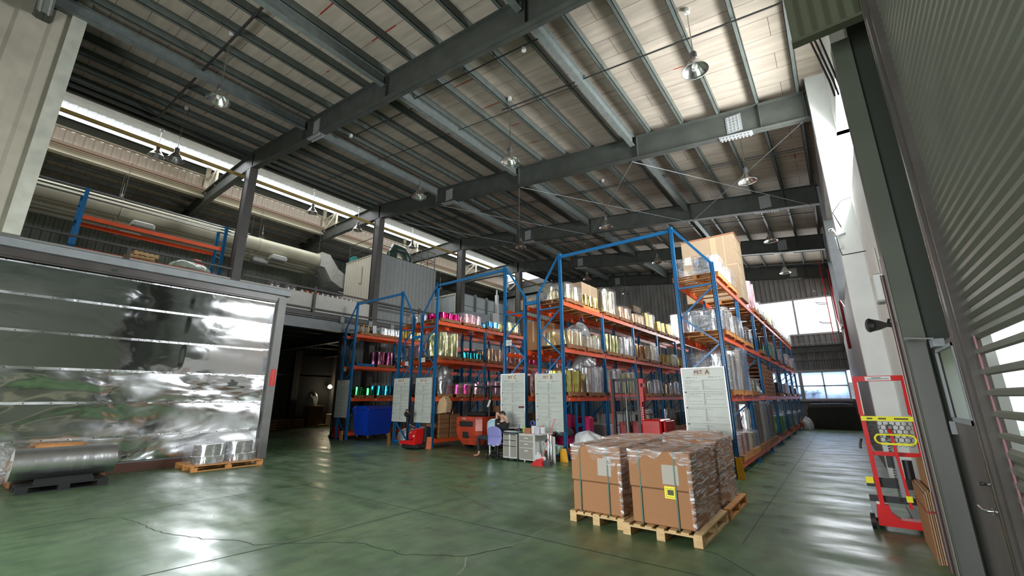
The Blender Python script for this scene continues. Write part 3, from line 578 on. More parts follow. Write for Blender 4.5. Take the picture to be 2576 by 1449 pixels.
# small reels standing along the parapet
PNth = 'first second third fourth fifth sixth seventh eighth ninth tenth eleventh twelfth thirteenth fourteenth last'.split()
RL = [(.10, (.55, .5, .5)), (.10, (.6, .5, .5))]
REEL = [mk('dull silver reel', (.62, .58, .6), .25, metal=.8), mk('copper reel', (.55, .25, .15), .3, metal=.8)]
first = None
for k in range(15):
    y = 7.35+k*.24+(.2 if k > 1 else 0)+(.12 if k > 3 else 0)
    h = .30 if k < 4 else .2
    b = MB().cyl((0, 0, 0), .1, h, 16).cyl((0, 0, h), .05, .01, 12)
    o = b.obj('film_reel', REEL[1 if k in (5, 6, 7) else 0], label=PNth[k]+' from the left, '+('large silver film reel' if k < 4 else ('copper coloured film reel' if k in (5, 6, 7) else 'small silver film reel'))+' in the row along the mezzanine parapet', cat='film reel', group='film reels along the mezzanine parapet'); o.location = (-18.3, y, 6.15)
t = MB().box(-18.5, 7.2, 6.09, -18.1, 11.2, 6.15).box(-18.45, 7.3, 5.42, -18.15, 7.34, 6.09).box(-18.45, 9.2, 5.42, -18.15, 9.24, 6.09).box(-18.45, 11.0, 5.42, -18.15, 11.04, 6.09).obj('low_shelf', M['wood3'], label='narrow board behind the parapet carrying the film reels', cat='shelf'); t.location = (0, 0, 0)
# ================================================================== LAMPS
def bell(r=.26):
    pr = [(.045, .36), (.06, .34), (.075, .27), (.10, .24), (.17, .13), (.235, .03), (r, 0), (r+.008, 0), (r-.012, .004), (.225, .03), (.155, .13), (.09, .23), (.06, .26)]
    return MB().lathe((0, 0, 0), pr, 28)
M['lamp_out'] = mk('spun aluminium outside', (.25, .25, .25), .35, metal=.8); M['lamp_in'] = mk('spun aluminium', (.8, .8, .78), .22, metal=1)
M['bulb'] = mk('lamp glass', (.85, .85, .82), .1, coat=1)
def lamp(x, y, z, rod, label, ztop=None, sc=1):
    rod = (ztop or ZT(x)+.25)-z-.52
    t = empty('pendant_lamp', (x, y, z), 0, label, 'lamp', 'pendant factory lamps under the roof'); t.scale = (sc, sc, sc)
    bell().obj('lamp_shade', M['lamp_in'], t)
    MB().cyl((0, 0, .30), .075, .14, 16).cyl((0, 0, .44), .03, .05, 10).obj('lamp_housing', M['lamp_out'], t)
    MB().lathe((0, 0, .03), [(0, 0), (.045, .03), (.06, .09), (.04, .16), (.03, .22)], 16).obj('bulb', M['bulb'], t)
    MB().tube([(0, 0, .45), (0, 0, .45+rod)], .012, 8).obj('suspension_rod', M['lamp_in'], t)
    MB().cyl((0, 0, .43+rod), .06, .09, 14).obj('ceiling_rose', M['plastic_w'], t)
LAMPS = [(-11.45, 2.7, 9.02, 1.05, 'pendant lamp over the near left of the hall by the long conduit'), (-1.38, 8.2, 8.3, .35, 'largest pendant lamp, hanging near the green hood by the door'), (-6.65, 8.65, 8.35, .9, 'pendant lamp above the middle of the open floor'),
         (-11.1, 9.0, 8.75, 1.2, 'pendant lamp right of the second column'), (-11.2, 15.4, 8.7, 1.25, 'pendant lamp between the third girder and the racks on the left'), (-6.6, 15.0, 8.4, .85, 'pendant lamp right above the tie between the blue frames'),
         (-1.3, 13.8, 8.15, .5, 'pendant lamp at the right end of the roof bay before the third girder'), (-1.4, 20.2, 8.15, .5, 'pendant lamp above the tall brown carton on the right rack'), (-1.4, 26.0, 8.1, .5, 'farthest pendant lamp over the right rack aisle'),
         (-6.5, 20.9, 8.4, .9, 'pendant lamp behind the top of the blue tie beam'), (-11.0, 27.6, 8.75, 1.2, 'far pendant lamp in front of the dark end wall'), (-11.4, 22.6, 8.75, 1.2, 'pendant lamp left of the tall blue frame of the middle rack')]
for a in LAMPS: lamp(*a)
lamp(-17.2, 3.2, 9.75, .9, 'pendant lamp hanging in front of the bright roof band beside the first column')
lamp(-19.25, 3.02, 10.6, .5, 'leftmost pendant lamp against the bright roof band', 11.76); lamp(-24.8, 3.05, 10.35, .5, 'pale lamp over the mezzanine rack, left of the first column', 11.98); lamp(-24.8, 9.1, 10.45, .5, 'pale lamp over the mezzanine, right of the first column', 11.98)
lamp(-19.25, 9.1, 10.5, .4, 'pendant lamp against the bright roof band between the first two columns', 11.76); lamp(-19.25, 11.6, 10.4, .4, 'pendant lamp close to the second column against the roof band', 11.76); lamp(-19.25, 15.3, 10.5, .4, 'pendant lamp against the roof band right of the second column', 11.76); lamp(-24.8, 22.8, 10.3, 1.2, 'small dark pendant lamp above the panel tank', 11.98)
# conduits across the purlins and cross rods
M['rod'] = mk('thin dark rod', (.03, .03, .03), .5)
def crod(y, x0, x1, r=.018): struct(MB().tube([(x0, y, ZT(x0)-.06), (x1, y, ZT(x1)-.06)], r, 6), 'roof_conduit', M['rod'])
crod(8.7, .3, -7, .02); crod(8.85, -4.2, -18, .014); crod(15.1, .3, -18, .02); crod(15.25, .3, -18, .012); crod(21.2, .3, -18, .02); crod(27.4, .3, -18, .02); crod(2.7, -8, -18.4, .035); crod(6.9, -4.3, -9, .02); crod(7.2, -9, -13, .02)
for (a, c) in (((-8.9, 12.25), (-4.3, 18.4)), ((-4.3, 12.25), (-8.9, 18.4)), ((.3, 12.25), (-4.0, 18.4)), ((-4.3, 12.3), (.2, 18.4)), ((-13.5, 12.25), (-9.2, 18.4)), ((-9, 12.3), (-13.5, 18.4)), ((-17.8, 12.3), (-13.8, 18.4))):
    struct(MB().tube([(a[0], a[1], ZB(a[0])-.02), (c[0], c[1], ZB(c[0])-.02)], .011, 6), 'roof_brace_rod', M['steel_lt'])
for x, y in ((-4.9, 6.95), (-12.8, 7.1)): struct(MB().cyl((x, y, ZT(x)-.16), .06, .1, 14), 'smoke_detector', M['plastic_w'])
# ================================================================== PALLET RACKS
RK = {}

def rack(key, x0, x1, tall, ys, label, short=4.82, tallh=5.95, levels=(.29, 1.7, 3.08, 4.48), lips=True, base=True):
    """x0<x1 faces, tall='L' or 'R' is the tall front post"""
    t = empty('pallet_rack', ((x0+x1)/2, ys[0], 0), 0, label, 'pallet rack', 'blue and orange pallet racks'); X = (x1-x0)/2; RK[key] = (x0, x1, ys)
    for i, y in enumerate(ys):
        Y = y-ys[0]; hl, hr = (4.46, 4.46) if i else ((tallh, short) if tall == 'L' else (short, tallh))
        fr = MB()
        for x, h in ((-X, hl), (X, hr)):
            s = 1 if x > 0 else -1; xi = x-s*.045
            fr.box(xi-.045, Y-.04, 0, xi+.045, Y-.032, h).box(min(x, x-s*.012), Y-.04, 0, max(x, x-s*.012), Y+.04, h).box(min(x-s*.09, x-s*.078), Y-.04, 0, max(x-s*.09, x-s*.078), Y+.04, h).box(xi-.045, Y+.032, 0, xi-.02, Y+.04, h).box(xi+.02, Y+.032, 0, xi+.045, Y+.04, h)
            fr.box(xi-.03, Y-.05, 0, xi-.012, Y-.04, h).box(xi+.012, Y-.05, 0, xi+.03, Y-.04, h).box(xi-.07, Y-.06, 0, xi+.07, Y+.06, .012)
        zs = [.15]; a, b_ = -X+.08, X-.08; z = .15; k = 0
        top = min(hl, hr)-.3
        fr2 = fr
        fr2.bar((a, Y, .15), (b_, Y, .15), .03, .04)
        while z+.68 <= top:
            p, q = ((b_, a) if k % 2 == 0 else (a, b_)); fr2.bar((p, Y, z), (q, Y, z+.68), .03, .04); z += .68; k += 1
        fr2.bar((a, Y, z+.06), (b_, Y, z+.06), .03, .04)
        if i == 0:
            hx, lx = (-X+.09, X-.03) if tall == 'L' else (X-.09, -X+.03)
            fr2.bar((hx, Y, tallh-.06), (lx, Y, short-.05), .04, .06)
        if i == 0:   # perforations down the front posts
            fr.cur = 1
            for x, h in ((-X+.045, hl), (X-.045, hr)):
                z = .3
                while z < h-.1: fr.box(x-.006, Y-.0405, z, x+.006, Y-.0395, z+.03); z += .075
            z = .3
            while z < hr-.1:
                for yy in (-.018, .012): fr.box(X-.0005, Y+yy, z, X+.0008, Y+yy+.009, z+.03)
                z += .075
        fr.obj('upright_frame', [M['blue'], M['dark']], t)
    for z in levels:
        for (ya, yb) in zip(ys, ys[1:]):
            for x in (-X+.02, X-.02):
                s = 1 if x > 0 else -1; b = MB(); a, c = ya-ys[0]+.045, yb-ys[0]-.045
                b.box(x-.02, a, z-.13, x+.02, c, z).box(x-.022*1, a, z-.135, x+.024, a+.05, z+.04).box(x-.022, c-.05, z-.135, x+.024, c, z+.04)
                b.obj('beam', M['orange'], t)
    return t
BAY = [10.6, 13.3, 16.0, 18.75, 21.45, 24.2, 26.9, 29.6]
rack('A', -2.93, -1.97, 'L', BAY, 'rightmost blue and orange pallet rack along the bright aisle, behind the board PET A')
rack('B', -7.1, -6.2, 'R', [10.6, 13.35, 16.1, 18.85, 21.6, 24.35, 27.1], 'pallet rack full of gold rolls, behind the board PET B')
rack('C', -8.42, -7.52, 'L', [10.6, 13.35, 16.1, 18.85, 21.6, 24.35], 'pallet rack behind the board PET C and the desk')
rack('D', -12.48, -11.58, 'R', [10.6, 13.35, 16.1, 18.85, 21.6, 24.35], 'pallet rack with pink and pale gold rolls, behind the board PET D')
rack('E', -13.78, -12.9, 'L', [10.6, 13.35, 16.1, 18.85, 21.6], 'pallet rack behind the board PET E')
rack('F', -17.75, -16.88, 'R', [10.6, 13.35, 16.1, 18.85, 21.6], 'leftmost pallet rack on the floor, over the blue waste bin')
def tie(x0, x1, z, label):
    o = MB().bar((0, 0, 0), (x1-x0, 0, 0), .05, .09).box(-.04, -.04, -.1, .0, .04, .1).box(x1-x0, -.04, -.1, x1-x0+.04, .04, .1).obj('tie_beam', M['blue'], label=label, cat='tie beam'); o.location = (x0, 10.6, z)
tie(-6.2, -2.93, 5.85, 'blue tie beam spanning the aisle between the two tallest right hand frames')
tie(-11.58, -8.42, 5.85, 'blue tie beam spanning the aisle above the forklift truck')
tie(-16.88, -13.78, 5.85, 'blue tie beam spanning the aisle beside the blue bin')
for (a, b_, lab) in ((-7.52, -7.1, 'short blue spacer joining the racks of boards PET C and PET B'), (-12.9, -12.48, 'short blue spacer joining the racks of boards PET E and PET D')):
    o = MB().box(0, -.04, 0, b_-a, .04, .11).obj('spacer', M['blue'], label=lab, cat='spacer'); o.location = (a, 10.6, 4.5 if a > -10 else 3.9)
# guards at the rack feet
def guard(x, y, w, h, m, label):
    o = MB().prism([(-w/2, 0), (w/2, 0), (w/2, .02), (w*.3, h), (-w*.5, h), (-w/2, .02)], 'y', -.10, -.08).prism([(-w/2, 0), (-w/2+.02, 0), (-w/2+.02, h), (-w/2, h)], 'y', -.1, .05).obj('post_guard', m, label=label, cat='rack guard'); o.location = (x, y, 0); return o
guard(-1.95, 10.5, .17, .42, M['yellow'], 'yellow steel guard at the foot of the rightmost rack')
guard(-6.2, 10.48, .26, .34, M['yellow'], 'amber steel guard at the foot of the rack beside the broom')
MB().box(-.09, -.09, 0, .09, .02, .38).obj('post_guard', mk('faded orange guard', (.75, .22, .10), .5, noise=.2, nscale=8), label='faded orange upright guard right of the red machine', cat='rack guard').location = (-11.58, 10.45, 0)
guard(-13.75, 10.47, .2, .42, mk('dark orange guard', (.30, .11, .02), .5), 'dark orange guard at the foot of the frame behind board PET E')
guard(-16.95, 10.47, .24, .36, M['wood3'], 'light orange guard at the foot of the leftmost rack')
# ------------------------------------------------------------------ film rolls
def film(name, c, r=.22, m=1., nb=.05, scratch=0):
    q = mk(name, c, r, metal=m, noise=.08, nscale=3, stretch=(1.5, 1.5, .3)); nt = q.node_tree; b = nt.nodes['Principled BSDF']
    n = nt.nodes.new('ShaderNodeTexNoise'); n.inputs['Scale'].default_value = 6; n.inputs['Detail'].default_value = 2
    mp = nt.nodes.new('ShaderNodeMapping'); mp.inputs['Scale'].default_value = (1, 1, .25); tc = nt.nodes.new('ShaderNodeTexCoord')
    nt.links.new(tc.outputs['Object'], mp.inputs['Vector']); nt.links.new(mp.outputs['Vector'], n.inputs['Vector'])
    bp = nt.nodes.new('ShaderNodeBump'); bp.inputs['Distance'].default_value = nb; bp.inputs['Strength'].default_value = 1; nt.links.new(n.outputs['Fac'], bp.inputs['Height']); nt.links.new(bp.outputs['Normal'], b.inputs['Normal'])
    return q
FM = dict(gold=film('gold film', (.86, .66, .26)), pale=film('pale gold film', (.86, .80, .58)), yellow=film('yellow gold film', (.95, .86, .30)), silver=film('silver film', (.78, .80, .82)), bronze=film('bronze film', (.60, .36, .18)),
          pink=film('pink film', (.80, .12, .30)), magenta=film('magenta film', (.75, .03, .22)), rose=film('rose film', (.75, .45, .48)), plum=film('plum film', (.35, .12, .22)), green=film('green film', (.08, .62, .16)),
          blue=film('blue film', (.08, .38, .68)), teal=film('teal film', (.03, .48, .62)), lime=film('lime gold film', (.72, .74, .36)), dark=film('smoked film', (.22, .22, .24)), red=film('red film', (.75, .06, .06)), brown=film('brown film', (.42, .26, .20)))
M['core'] = mk('cardboard core', (.40, .28, .18), .8); M['roll_end'] = mk('roll end', (.55, .54, .50), .4, metal=.4)
def wrapmat():
    m = bpy.data.materials.new('crinkled stretch film'); m.use_nodes = True; nt = m.node_tree; N = nt.nodes; L = nt.links; N.remove(N['Principled BSDF'])
    t = N.new('ShaderNodeBsdfTransparent'); t.inputs['Color'].default_value = (.96, .96, .96, 1); g = N.new('ShaderNodeBsdfGlossy'); g.inputs['Roughness'].default_value = .12; g.inputs['Color'].default_value = (1, 1, 1, 1)
    d = N.new('ShaderNodeBsdfDiffuse'); d.inputs['Color'].default_value = (.85, .85, .87, 1)
    tc = N.new('ShaderNodeTexCoord'); mp = N.new('ShaderNodeMapping'); mp.inputs['Rotation'].default_value = (.5, .6, .5); mp.inputs['Scale'].default_value = (2.0, 9, 9)
    n = N.new('ShaderNodeTexNoise'); n.inputs['Scale'].default_value = 2.2; n.inputs['Detail'].default_value = 5; n.inputs['Distortion'].default_value = .8; L.new(tc.outputs['Object'], mp.inputs['Vector']); L.new(mp.outputs['Vector'], n.inputs['Vector'])
    bp = N.new('ShaderNodeBump'); bp.inputs['Distance'].default_value = .05; bp.inputs['Strength'].default_value = 1; L.new(n.outputs['Fac'], bp.inputs['Height']); L.new(bp.outputs['Normal'], g.inputs['Normal'])
    a = N.new('ShaderNodeMixShader'); r = N.new('ShaderNodeMapRange'); r.inputs['From Min'].default_value = .48; r.inputs['From Max'].default_value = .72; r.inputs['To Max'].default_value = .45; L.new(n.outputs['Fac'], r.inputs['Value'])
    L.new(r.outputs['Result'], a.inputs[0]); L.new(g.outputs[0], a.inputs[1]); L.new(d.outputs[0], a.inputs[2])
    c = N.new('ShaderNodeMixShader'); c.inputs[0].default_value = .17; L.new(t.outputs[0], c.inputs[1]); L.new(a.outputs[0], c.inputs[2]); L.new(c.outputs[0], N['Material Output'].inputs['Surface'])
    return m
M['wrap'] = wrapmat()
ROLLC = {}
def roll_proto(col, r, h):
    k = (col, r, h)
    if k in ROLLC: return ROLLC[k]
    b = MB(); b.cyl((0, 0, 0), r, h, 28); e = MB().lathe((0, 0, h), [(r*.93, .001), (r*.30, .001)], 20, False); c = MB().lathe((0, 0, h), [(r*.30, -.03), (r*.30, .006), (r*.24, .006), (r*.24, -.03)], 18)
    t = b.obj('film_roll', FM[col]); e.obj('roll_end', M['roll_end'], t); c.obj('core', M['core'], t); ROLLC[k] = [t, False]; return ROLLC[k]
def roll(x, y, z, col, r, h, label, group):
    p = roll_proto(col, r, h); t, used = p
    if not used: p[1] = True; o = t; o.location = (x, y, z)
    else: o = copy_tree(t, None, (x, y, z))
    o.rotation_euler = (0, 0, random.uniform(0, 6)); props(o, label, 'film roll', group); return o
PALP = {}
def pallet(x, y, z, w, d, m, label, group=None, rz=0, along='x', n=6, h=.13):
    k = (w, d, m, along, n)
    if k not in PALP: PALP[k] = o = pallet_mesh(w, d, h, n, along).obj('pallet', M[m])
    else: o = PALP[k].copy(); COL.objects.link(o)
    o.location = (x, y, z); o.rotation_euler = (0, 0, rz); return props(o, label, 'pallet', group)
def hull(w, d, h, seed=1, sag=.06, n=10):
    """loose stretch film over a load w x d x h"""
    R = random.Random(seed); b = MB(); vs = []; N_ = 36; m = 9; ph = [R.uniform(0, 6) for _ in range(5)]
    for j in range(m+1):
        t = j/m
        for k in range(N_):
            a = 2*PI*k/N_; c, s = math.cos(a), math.sin(a); q = (abs(c)**6+abs(s)**6)**(1/6)
            rr = 1+.02*math.sin(5*a+ph[0]+3*t)+.015*math.sin(9*a+ph[1]-5*t)
            sc = 1.0 if t < .75 else (1-((t-.75)/.25)**2*.98)
            zz = h*(t/.75) if t < .75 else h*(1+.04*math.sin(3*a+ph[2])*(t-.75)*4*(1-(t-.75)*4)+.03*(t-.75)*4)
            vs.append((w/2*c/q*rr*sc, d/2*s/q*rr*sc, zz))
    b.add(vs, [(j*N_+k, j*N_+(k+1) % N_, (j+1)*N_+(k+1) % N_, (j+1)*N_+k) for j in range(m) for k in range(N_)], True); return b
def wrap(x, y, z, w, d, h, label, seed=1):
    o = hull(w, d, h, seed).obj('stretch_wrap', M['wrap'], label=label, cat='plastic wrap'); o.location = (x, y, z); return o
CN = dict(gold='gold', pale='pale gold', yellow='yellow gold', silver='silver', bronze='bronze', pink='pink', magenta='magenta', rose='rose', plum='plum coloured', green='green', blue='blue', teal='teal', lime='lime gold', dark='smoked grey', red='red', brown='brown')
LVN = {0: 'bottom level', 1: 'second level', 2: 'third level', 3: 'top level'}
RN = {k: f'PET {k} rack' for k in 'ABCDEF'}
ORD = 'first second third fourth fifth sixth'.split()
LZ = {0: .29, 1: 1.7, 2: 3.08, 3: 4.48}
PN = ['first', 'second', 'third', 'fourth', 'fifth', 'sixth', 'seventh', 'eighth', 'ninth', 'tenth', 'eleventh', 'twelfth']
CNT = {}
def load(rk, lv, y0, y1, col, h=.45, r=.17, wrapd=False, pal='wood2', tiers=1, face=True, back=True, extra=0, stand=.13):
    """a pallet of upright rolls between y0 and y1 on one rack level"""
    if rk != 'A' and pal == 'wood3': pal = 'wood2'
    x0, x1, ys = RK[rk]; xc = (x0+x1)/2; z = LZ[lv]; w = x1-x0+.12; d = y1-y0; n = CNT[(rk, lv)] = CNT.get((rk, lv), -1)+1
    where = f'{PN[n]} pallet, {LVN[lv]}, {RN[rk]}'; g = f'rolls on the {where}'
    pallet(xc, (y0+y1)/2, z, round(w, 2), round(d, 2), pal, f'wooden pallet under {CN[col]} rolls, {where}')
    ny = max(1, int(d/(2*r+.01))); nx = max(1, int((w-.04)/(2*r+.01))); sy = d/ny
    for i in range(ny):
        for j in range(nx):
            if (0 < j < nx-1) or (j and y0 > 15.9): continue
            x = x1+.04-r-.02-j*(w-.06-2*r-.04)/max(1, nx-1); y = y0+sy*(i+.5)
            for t in range(tiers): roll(x, y, z+stand+t*h, col, r, h, f'{CN[col]} roll, {ORD[i]} in the {"aisle" if j == 0 else ("back" if j == nx-1 else "middle")} row{["", " bottom tier", " middle tier", " top tier"][0 if tiers == 1 else (1 if t == 0 else (3 if t == tiers-1 else 2))]}, {where}', g)
    if wrapd: wrap(xc, (y0+y1)/2, z+stand-.02, w+.06, d+.04, h*tiers+.07, f'clear film over {CN[col]} rolls, {where}', n+lv*7)
# --- rack A
load('A', 3, 10.7, 11.85, 'silver', .42, .28, True, 'wood3'); load('A', 3, 12.0, 13.1, 'silver', .42, .27, True, 'wood3')
c = empty('tall_carton', (-2.6, 14.8, 4.48), 0, 'huge taped brown carton on the top level of the rightmost rack', 'carton')
MB().bev(-.98, -.6, .13, .64, .6, 2.25, .012).obj('carton_body', M['card2'], c)
MB().box(-.08, -.605, .3, .1, -.6, 2.24).box(-.98, -.605, 1.2, .64, -.602, 1.25).box(.3, -.604, .3, .34, -.601, 2.24).obj('tape', mk('tan tape', (.55, .42, .26), .3), c)
b = MB(); [b.box(.64, -.6+k*.15, .15, .643, -.56+k*.15, 2.08) for k in range(8)]; [b.box(.64, -.6, .5+k*.4, .643, .6, .53+k*.4) for k in range(4)]; b.obj('side_tape', mk('pale tape', (.62, .48, .28), .35), c)
MB().box(-1.0, -.62, 2.25, .66, .62, 2.28).obj('lid', mk('reddish card', (.45, .20, .11), .7), c)
MB().box(-.92, -.61, 1.45, -.7, -.606, 1.72).obj('paper_label', M['paper'], c)
pallet(-2.6, 14.8, 4.48, 1.0, 1.2, 'wood3', 'wooden pallet under the huge brown carton on the rightmost rack')
load('A', 3, 16.15, 17.2, 'rose', .5, .24, False, 'wood3', 2); load('A', 3, 17.5, 18.5, 'silver', .45, .22, True); load('A', 3, 19, 20.1, 'pale', .35, .22, True); load('A', 3, 20.3, 21.3, 'lime', .5, .22)
load('A', 3, 21.7, 22.8, 'silver', .5, .25, True); load('A', 3, 23, 24.1, 'silver', .6, .25, True); load('A', 3, 24.4, 25.5, 'rose', .5, .25, True); load('A', 3, 25.7, 26.8, 'silver', .5, .25, True); load('A', 3, 27.1, 28.2, 'silver', .5, .25, True); load('A', 3, 28.4, 29.4, 'silver', .5, .25, True)
load('A', 2, 10.75, 11.85, 'silver', .5, .22, True, 'wood3'); load('A', 2, 12.0, 13.15, 'silver', .45, .28, True, 'wood3'); load('A', 2, 13.5, 14.6, 'dark', .35, .22, True, 'wood3'); load('A', 2, 16.2, 17.3, 'dark', .4, .22)
load('A', 2, 18.95, 20.1, 'green', .45, .22, True); load('A', 2, 21.6, 22.7, 'rose', .45, .22, True); load('A', 2, 24.4, 25.6, 'silver', .45, .25, True); load('A', 2, 26.2, 26.8, 'red', .5, .25, True); load('A', 2, 28.2, 29.3, 'silver', .5, .25, True)
load('A', 1, 10.72, 11.85, 'silver', .27, .27, True, 'wood3', 3); load('A', 1, 12.1, 13.2, 'silver', 1.02, .27, True, 'wood3')
def pile(x, y, z, n, w, d, m, label, group):
    for k in range(n): pallet(x+random.uniform(-.02, .02), y+random.uniform(-.02, .02), z+k*.13, w, d, m, PN[k]+' from below, '+label, group)
load('A', 1, 13.45, 14.6, 'lime', .3, .24, True); pile(-2.45, 16.9, 1.7, 8, .98, 1.1, 'wood2', 'empty pallet in the nearer pile on the PET A rack', 'pile of empty pallets on the rightmost rack')
lump('wrapped_bale', M['film_g'], (-2.45, 15.35, 1.7), .45, .5, .42, 8, label='pale green plastic bale in front of the pile of empty pallets', cat='wrapped goods')
pile(-2.45, 18.06, 1.7, 7, .98, 1.1, 'wood2', 'empty pallet in the farther pile on the PET A rack', 'farther pile of empty pallets on the rightmost rack')
load('A', 1, 19.6, 20.8, 'dark', .4, .24); load('A', 1, 22.4, 23.6, 'silver', .4, .24, True); load('A', 1, 25.2, 26.4, 'dark', .4, .24); load('A', 1, 28, 29.2, 'dark', .3, .24)
load('A', 0, 10.85, 12.2, 'rose', .42, .27, True, 'wood3'); load('A', 0, 12.4, 13.2, 'pale', .36, .26, True, 'wood3'); load('A', 0, 13.45, 14.55, 'silver', 1.05, .26, False, 'wood2'); load('A', 0, 14.75, 15.85, 'silver', 1.05, .26, True, 'wood2')
load('A', 0, 16.2, 17.2, 'silver', 1.0, .24, False, 'wood2'); load('A', 0, 18.95, 20.1, 'green', .55, .26, True); load('A', 0, 21.7, 22.9, 'teal', .55, .26, True); load('A', 0, 24.4, 25.6, 'silver', .5, .26, True); load('A', 0, 27.0, 28.2, 'bronze', .5, .26, True)
for k, (x, y, s) in enumerate(((-1.72, 27.6, .2), (-1.72, 28.25, .24))): lump('sack', M['film_w'], (x, y, 0), s, s, s*2.4, 20+k, label=['small white sack on the floor before the dark tarpaulin bin', 'large white sack behind the small one at the far end of the rightmost rack'][k], cat='sack')
# --- rack B
def cart(x, y, z, w, d, h, label, m='card2', name='carton', rz=0, tape=True):
    o = MB().bev(-w/2, -d/2, 0, w/2, d/2, h, .01).obj(name, M[m], label=label, cat='carton'); o.location = (x, y, z); o.rotation_euler = (0, 0, rz)
    if tape: MB().box(-.03, -d/2-.002, h*.3, .03, -d/2, h).box(-.03, -d/2, h, .03, d/2, h+.002).box(w/2, -.03, h*.3, w/2+.002, .03, h).obj('tape', bpy.data.materials['tan tape'], o)
    return o
load('B', 3, 10.75, 11.85, 'pale', .45, .18, True, 'wood3'); cart(-6.75, 12.6, 4.61, .95, 1.15, .78, 'tan carton behind the gold rolls on the top level of the PET B rack'); pallet(-6.68, 12.6, 4.48, .9, 1.15, 'wood3', 'pallet under the tan carton on the top level of the PET B rack')
for k in range(3): roll(-6.33, 12.2+k*.36, 4.61, 'gold', .16, .35, ORD[k]+' short gold roll before the tan carton on top of the PET B rack', 'gold rolls before the tan carton')
load('B', 3, 13.5, 14.6, 'pale', .85, .2, True, 'wood3'); load('B', 3, 14.85, 15.95, 'bronze', .42, .18, True); load('B', 3, 16.25, 17.3, 'bronze', .35, .17, True); load('B', 3, 17.5, 18.6, 'gold', .6, .2, True)
cart(-6.9, 17.9, 5.3, .5, .9, .3, 'dark tan carton behind gold rolls, far on top of the PET B rack'); load('B', 3, 19.1, 20.2, 'gold', .45, .18, False); load('B', 3, 20.4, 21.5, 'gold', .5, .18, True); load('B', 3, 21.8, 22.9, 'silver', .4, .18, True); load('B', 3, 24.5, 25.6, 'silver', .4, .18)
load('B', 2, 10.8, 11.85, 'gold', .42, .19, True, 'wood2'); load('B', 2, 12.0, 13.1, 'pale', .36, .19, True, 'wood2'); load('B', 2, 13.5, 14.6, 'lime', .62, .2, False); load('B', 2, 14.8, 15.9, 'silver', .65, .2, True); load('B', 2, 16.3, 17.4, 'bronze', .5, .18, False); load('B', 2, 17.6, 18.7, 'pale', .6, .2, True)
load('B', 2, 19.1, 20.2, 'gold', .35, .18, False); load('B', 2, 20.4, 21.5, 'lime', .4, .18, True); load('B', 2, 22, 23, 'gold', .4, .2)
load('B', 1, 10.75, 11.75, 'yellow', .62, .19, False, 'wood3'); load('B', 1, 12.0, 13.1, 'silver', .75, .2, True, 'wood3'); load('B', 1, 13.5, 14.55, 'silver', .75, .2, True); load('B', 1, 14.8, 15.9, 'lime', .7, .2, True); load('B', 1, 16.3, 17.4, 'pale', .45, .19, False); load('B', 1, 17.6, 18.7, 'silver', .5, .19, True); load('B', 1, 19.1, 20.2, 'pale', .4, .19); load('B', 1, 20.4, 21.5, 'silver', .5, .2, True)
# pink drums, boxes and rolls on the bottom level
def drum(x, y, z, w, d, h, col, label, name='plastic_crate'):
    o = MB().bev(-w/2, -d/2, 0, w/2, d/2, h, .04).obj(name, FM[col], label=label, cat='wrapped goods'); o.location = (x, y, z); return o
M['pinkm'] = mk('hot pink film', (.80, .02, .16), .3, coat=.5, bump=.01); M['pinkd'] = mk('deep pink', (.55, .02, .12), .3)
for k, (x, y, z, h, m, lab) in enumerate(((-6.75, 11.2, .3, .45, 'pinkm', 'lower hot pink bale left of the blue stand, bottom of the PET B rack'), (-6.75, 11.25, .78, .42, 'pinkd', 'upper hot pink bale left of the blue stand, bottom level of the PET B rack'), (-6.45, 12.0, .3, .82, 'pinkm', 'tall hot pink bale right of the blue stand, bottom of the PET B rack'))):
    o = MB().bev(-.3, -.3 if k < 2 else -.18, 0, .3, .3 if k < 2 else .18, h, .05).obj('pink_bale', M[m], label=lab, cat='wrapped goods'); o.location = (x, y, z)
st = empty('blue_stand', (-6.3, 11.55, .29), 0, 'small blue steel stand before the pink bales', 'stand'); MB().box(-.03, -.25, 0, .03, -.17, 1.25).obj('post', M['blue'], st); MB().box(-.03, .17, 0, .03, .25, 1.25).obj('post', M['blue'], st); MB().box(-.025, -.17, .55, .025, .17, .65).obj('crossbar', M['blue'], st)
for k, (y, z, h) in enumerate(((14.6, .3, .42), (14.65, .74, .38), (15.55, .3, .45), (15.5, .77, .36), (13.85, .3, .5))):
    o = MB().bev(-.4, -.36, 0, .4, .36, h, .02).obj('white_box', mk('grey white card %d' % k, (.58-.05*(k % 2), .58-.05*(k % 2), .60-.05*(k % 2)), .6), label=['lower white box right of the red truck mast', 'upper white box right of the red truck mast', 'lower white box beside the gold rolls on the PET B rack', 'upper white box beside the gold rolls on the PET B rack', 'white box seen through the mast of the red truck'][k], cat='box'); o.location = (-6.7, y, z)
load('B', 0, 16.3, 17.4, 'pale', .75, .2, True, 'wood2'); load('B', 0, 19.4, 20.4, 'silver', .75, .24, False, 'wood2'); load('B', 0, 20.6, 21.5, 'dark', .6, .24); load('B', 0, 22, 23, 'dark', .6, .24)
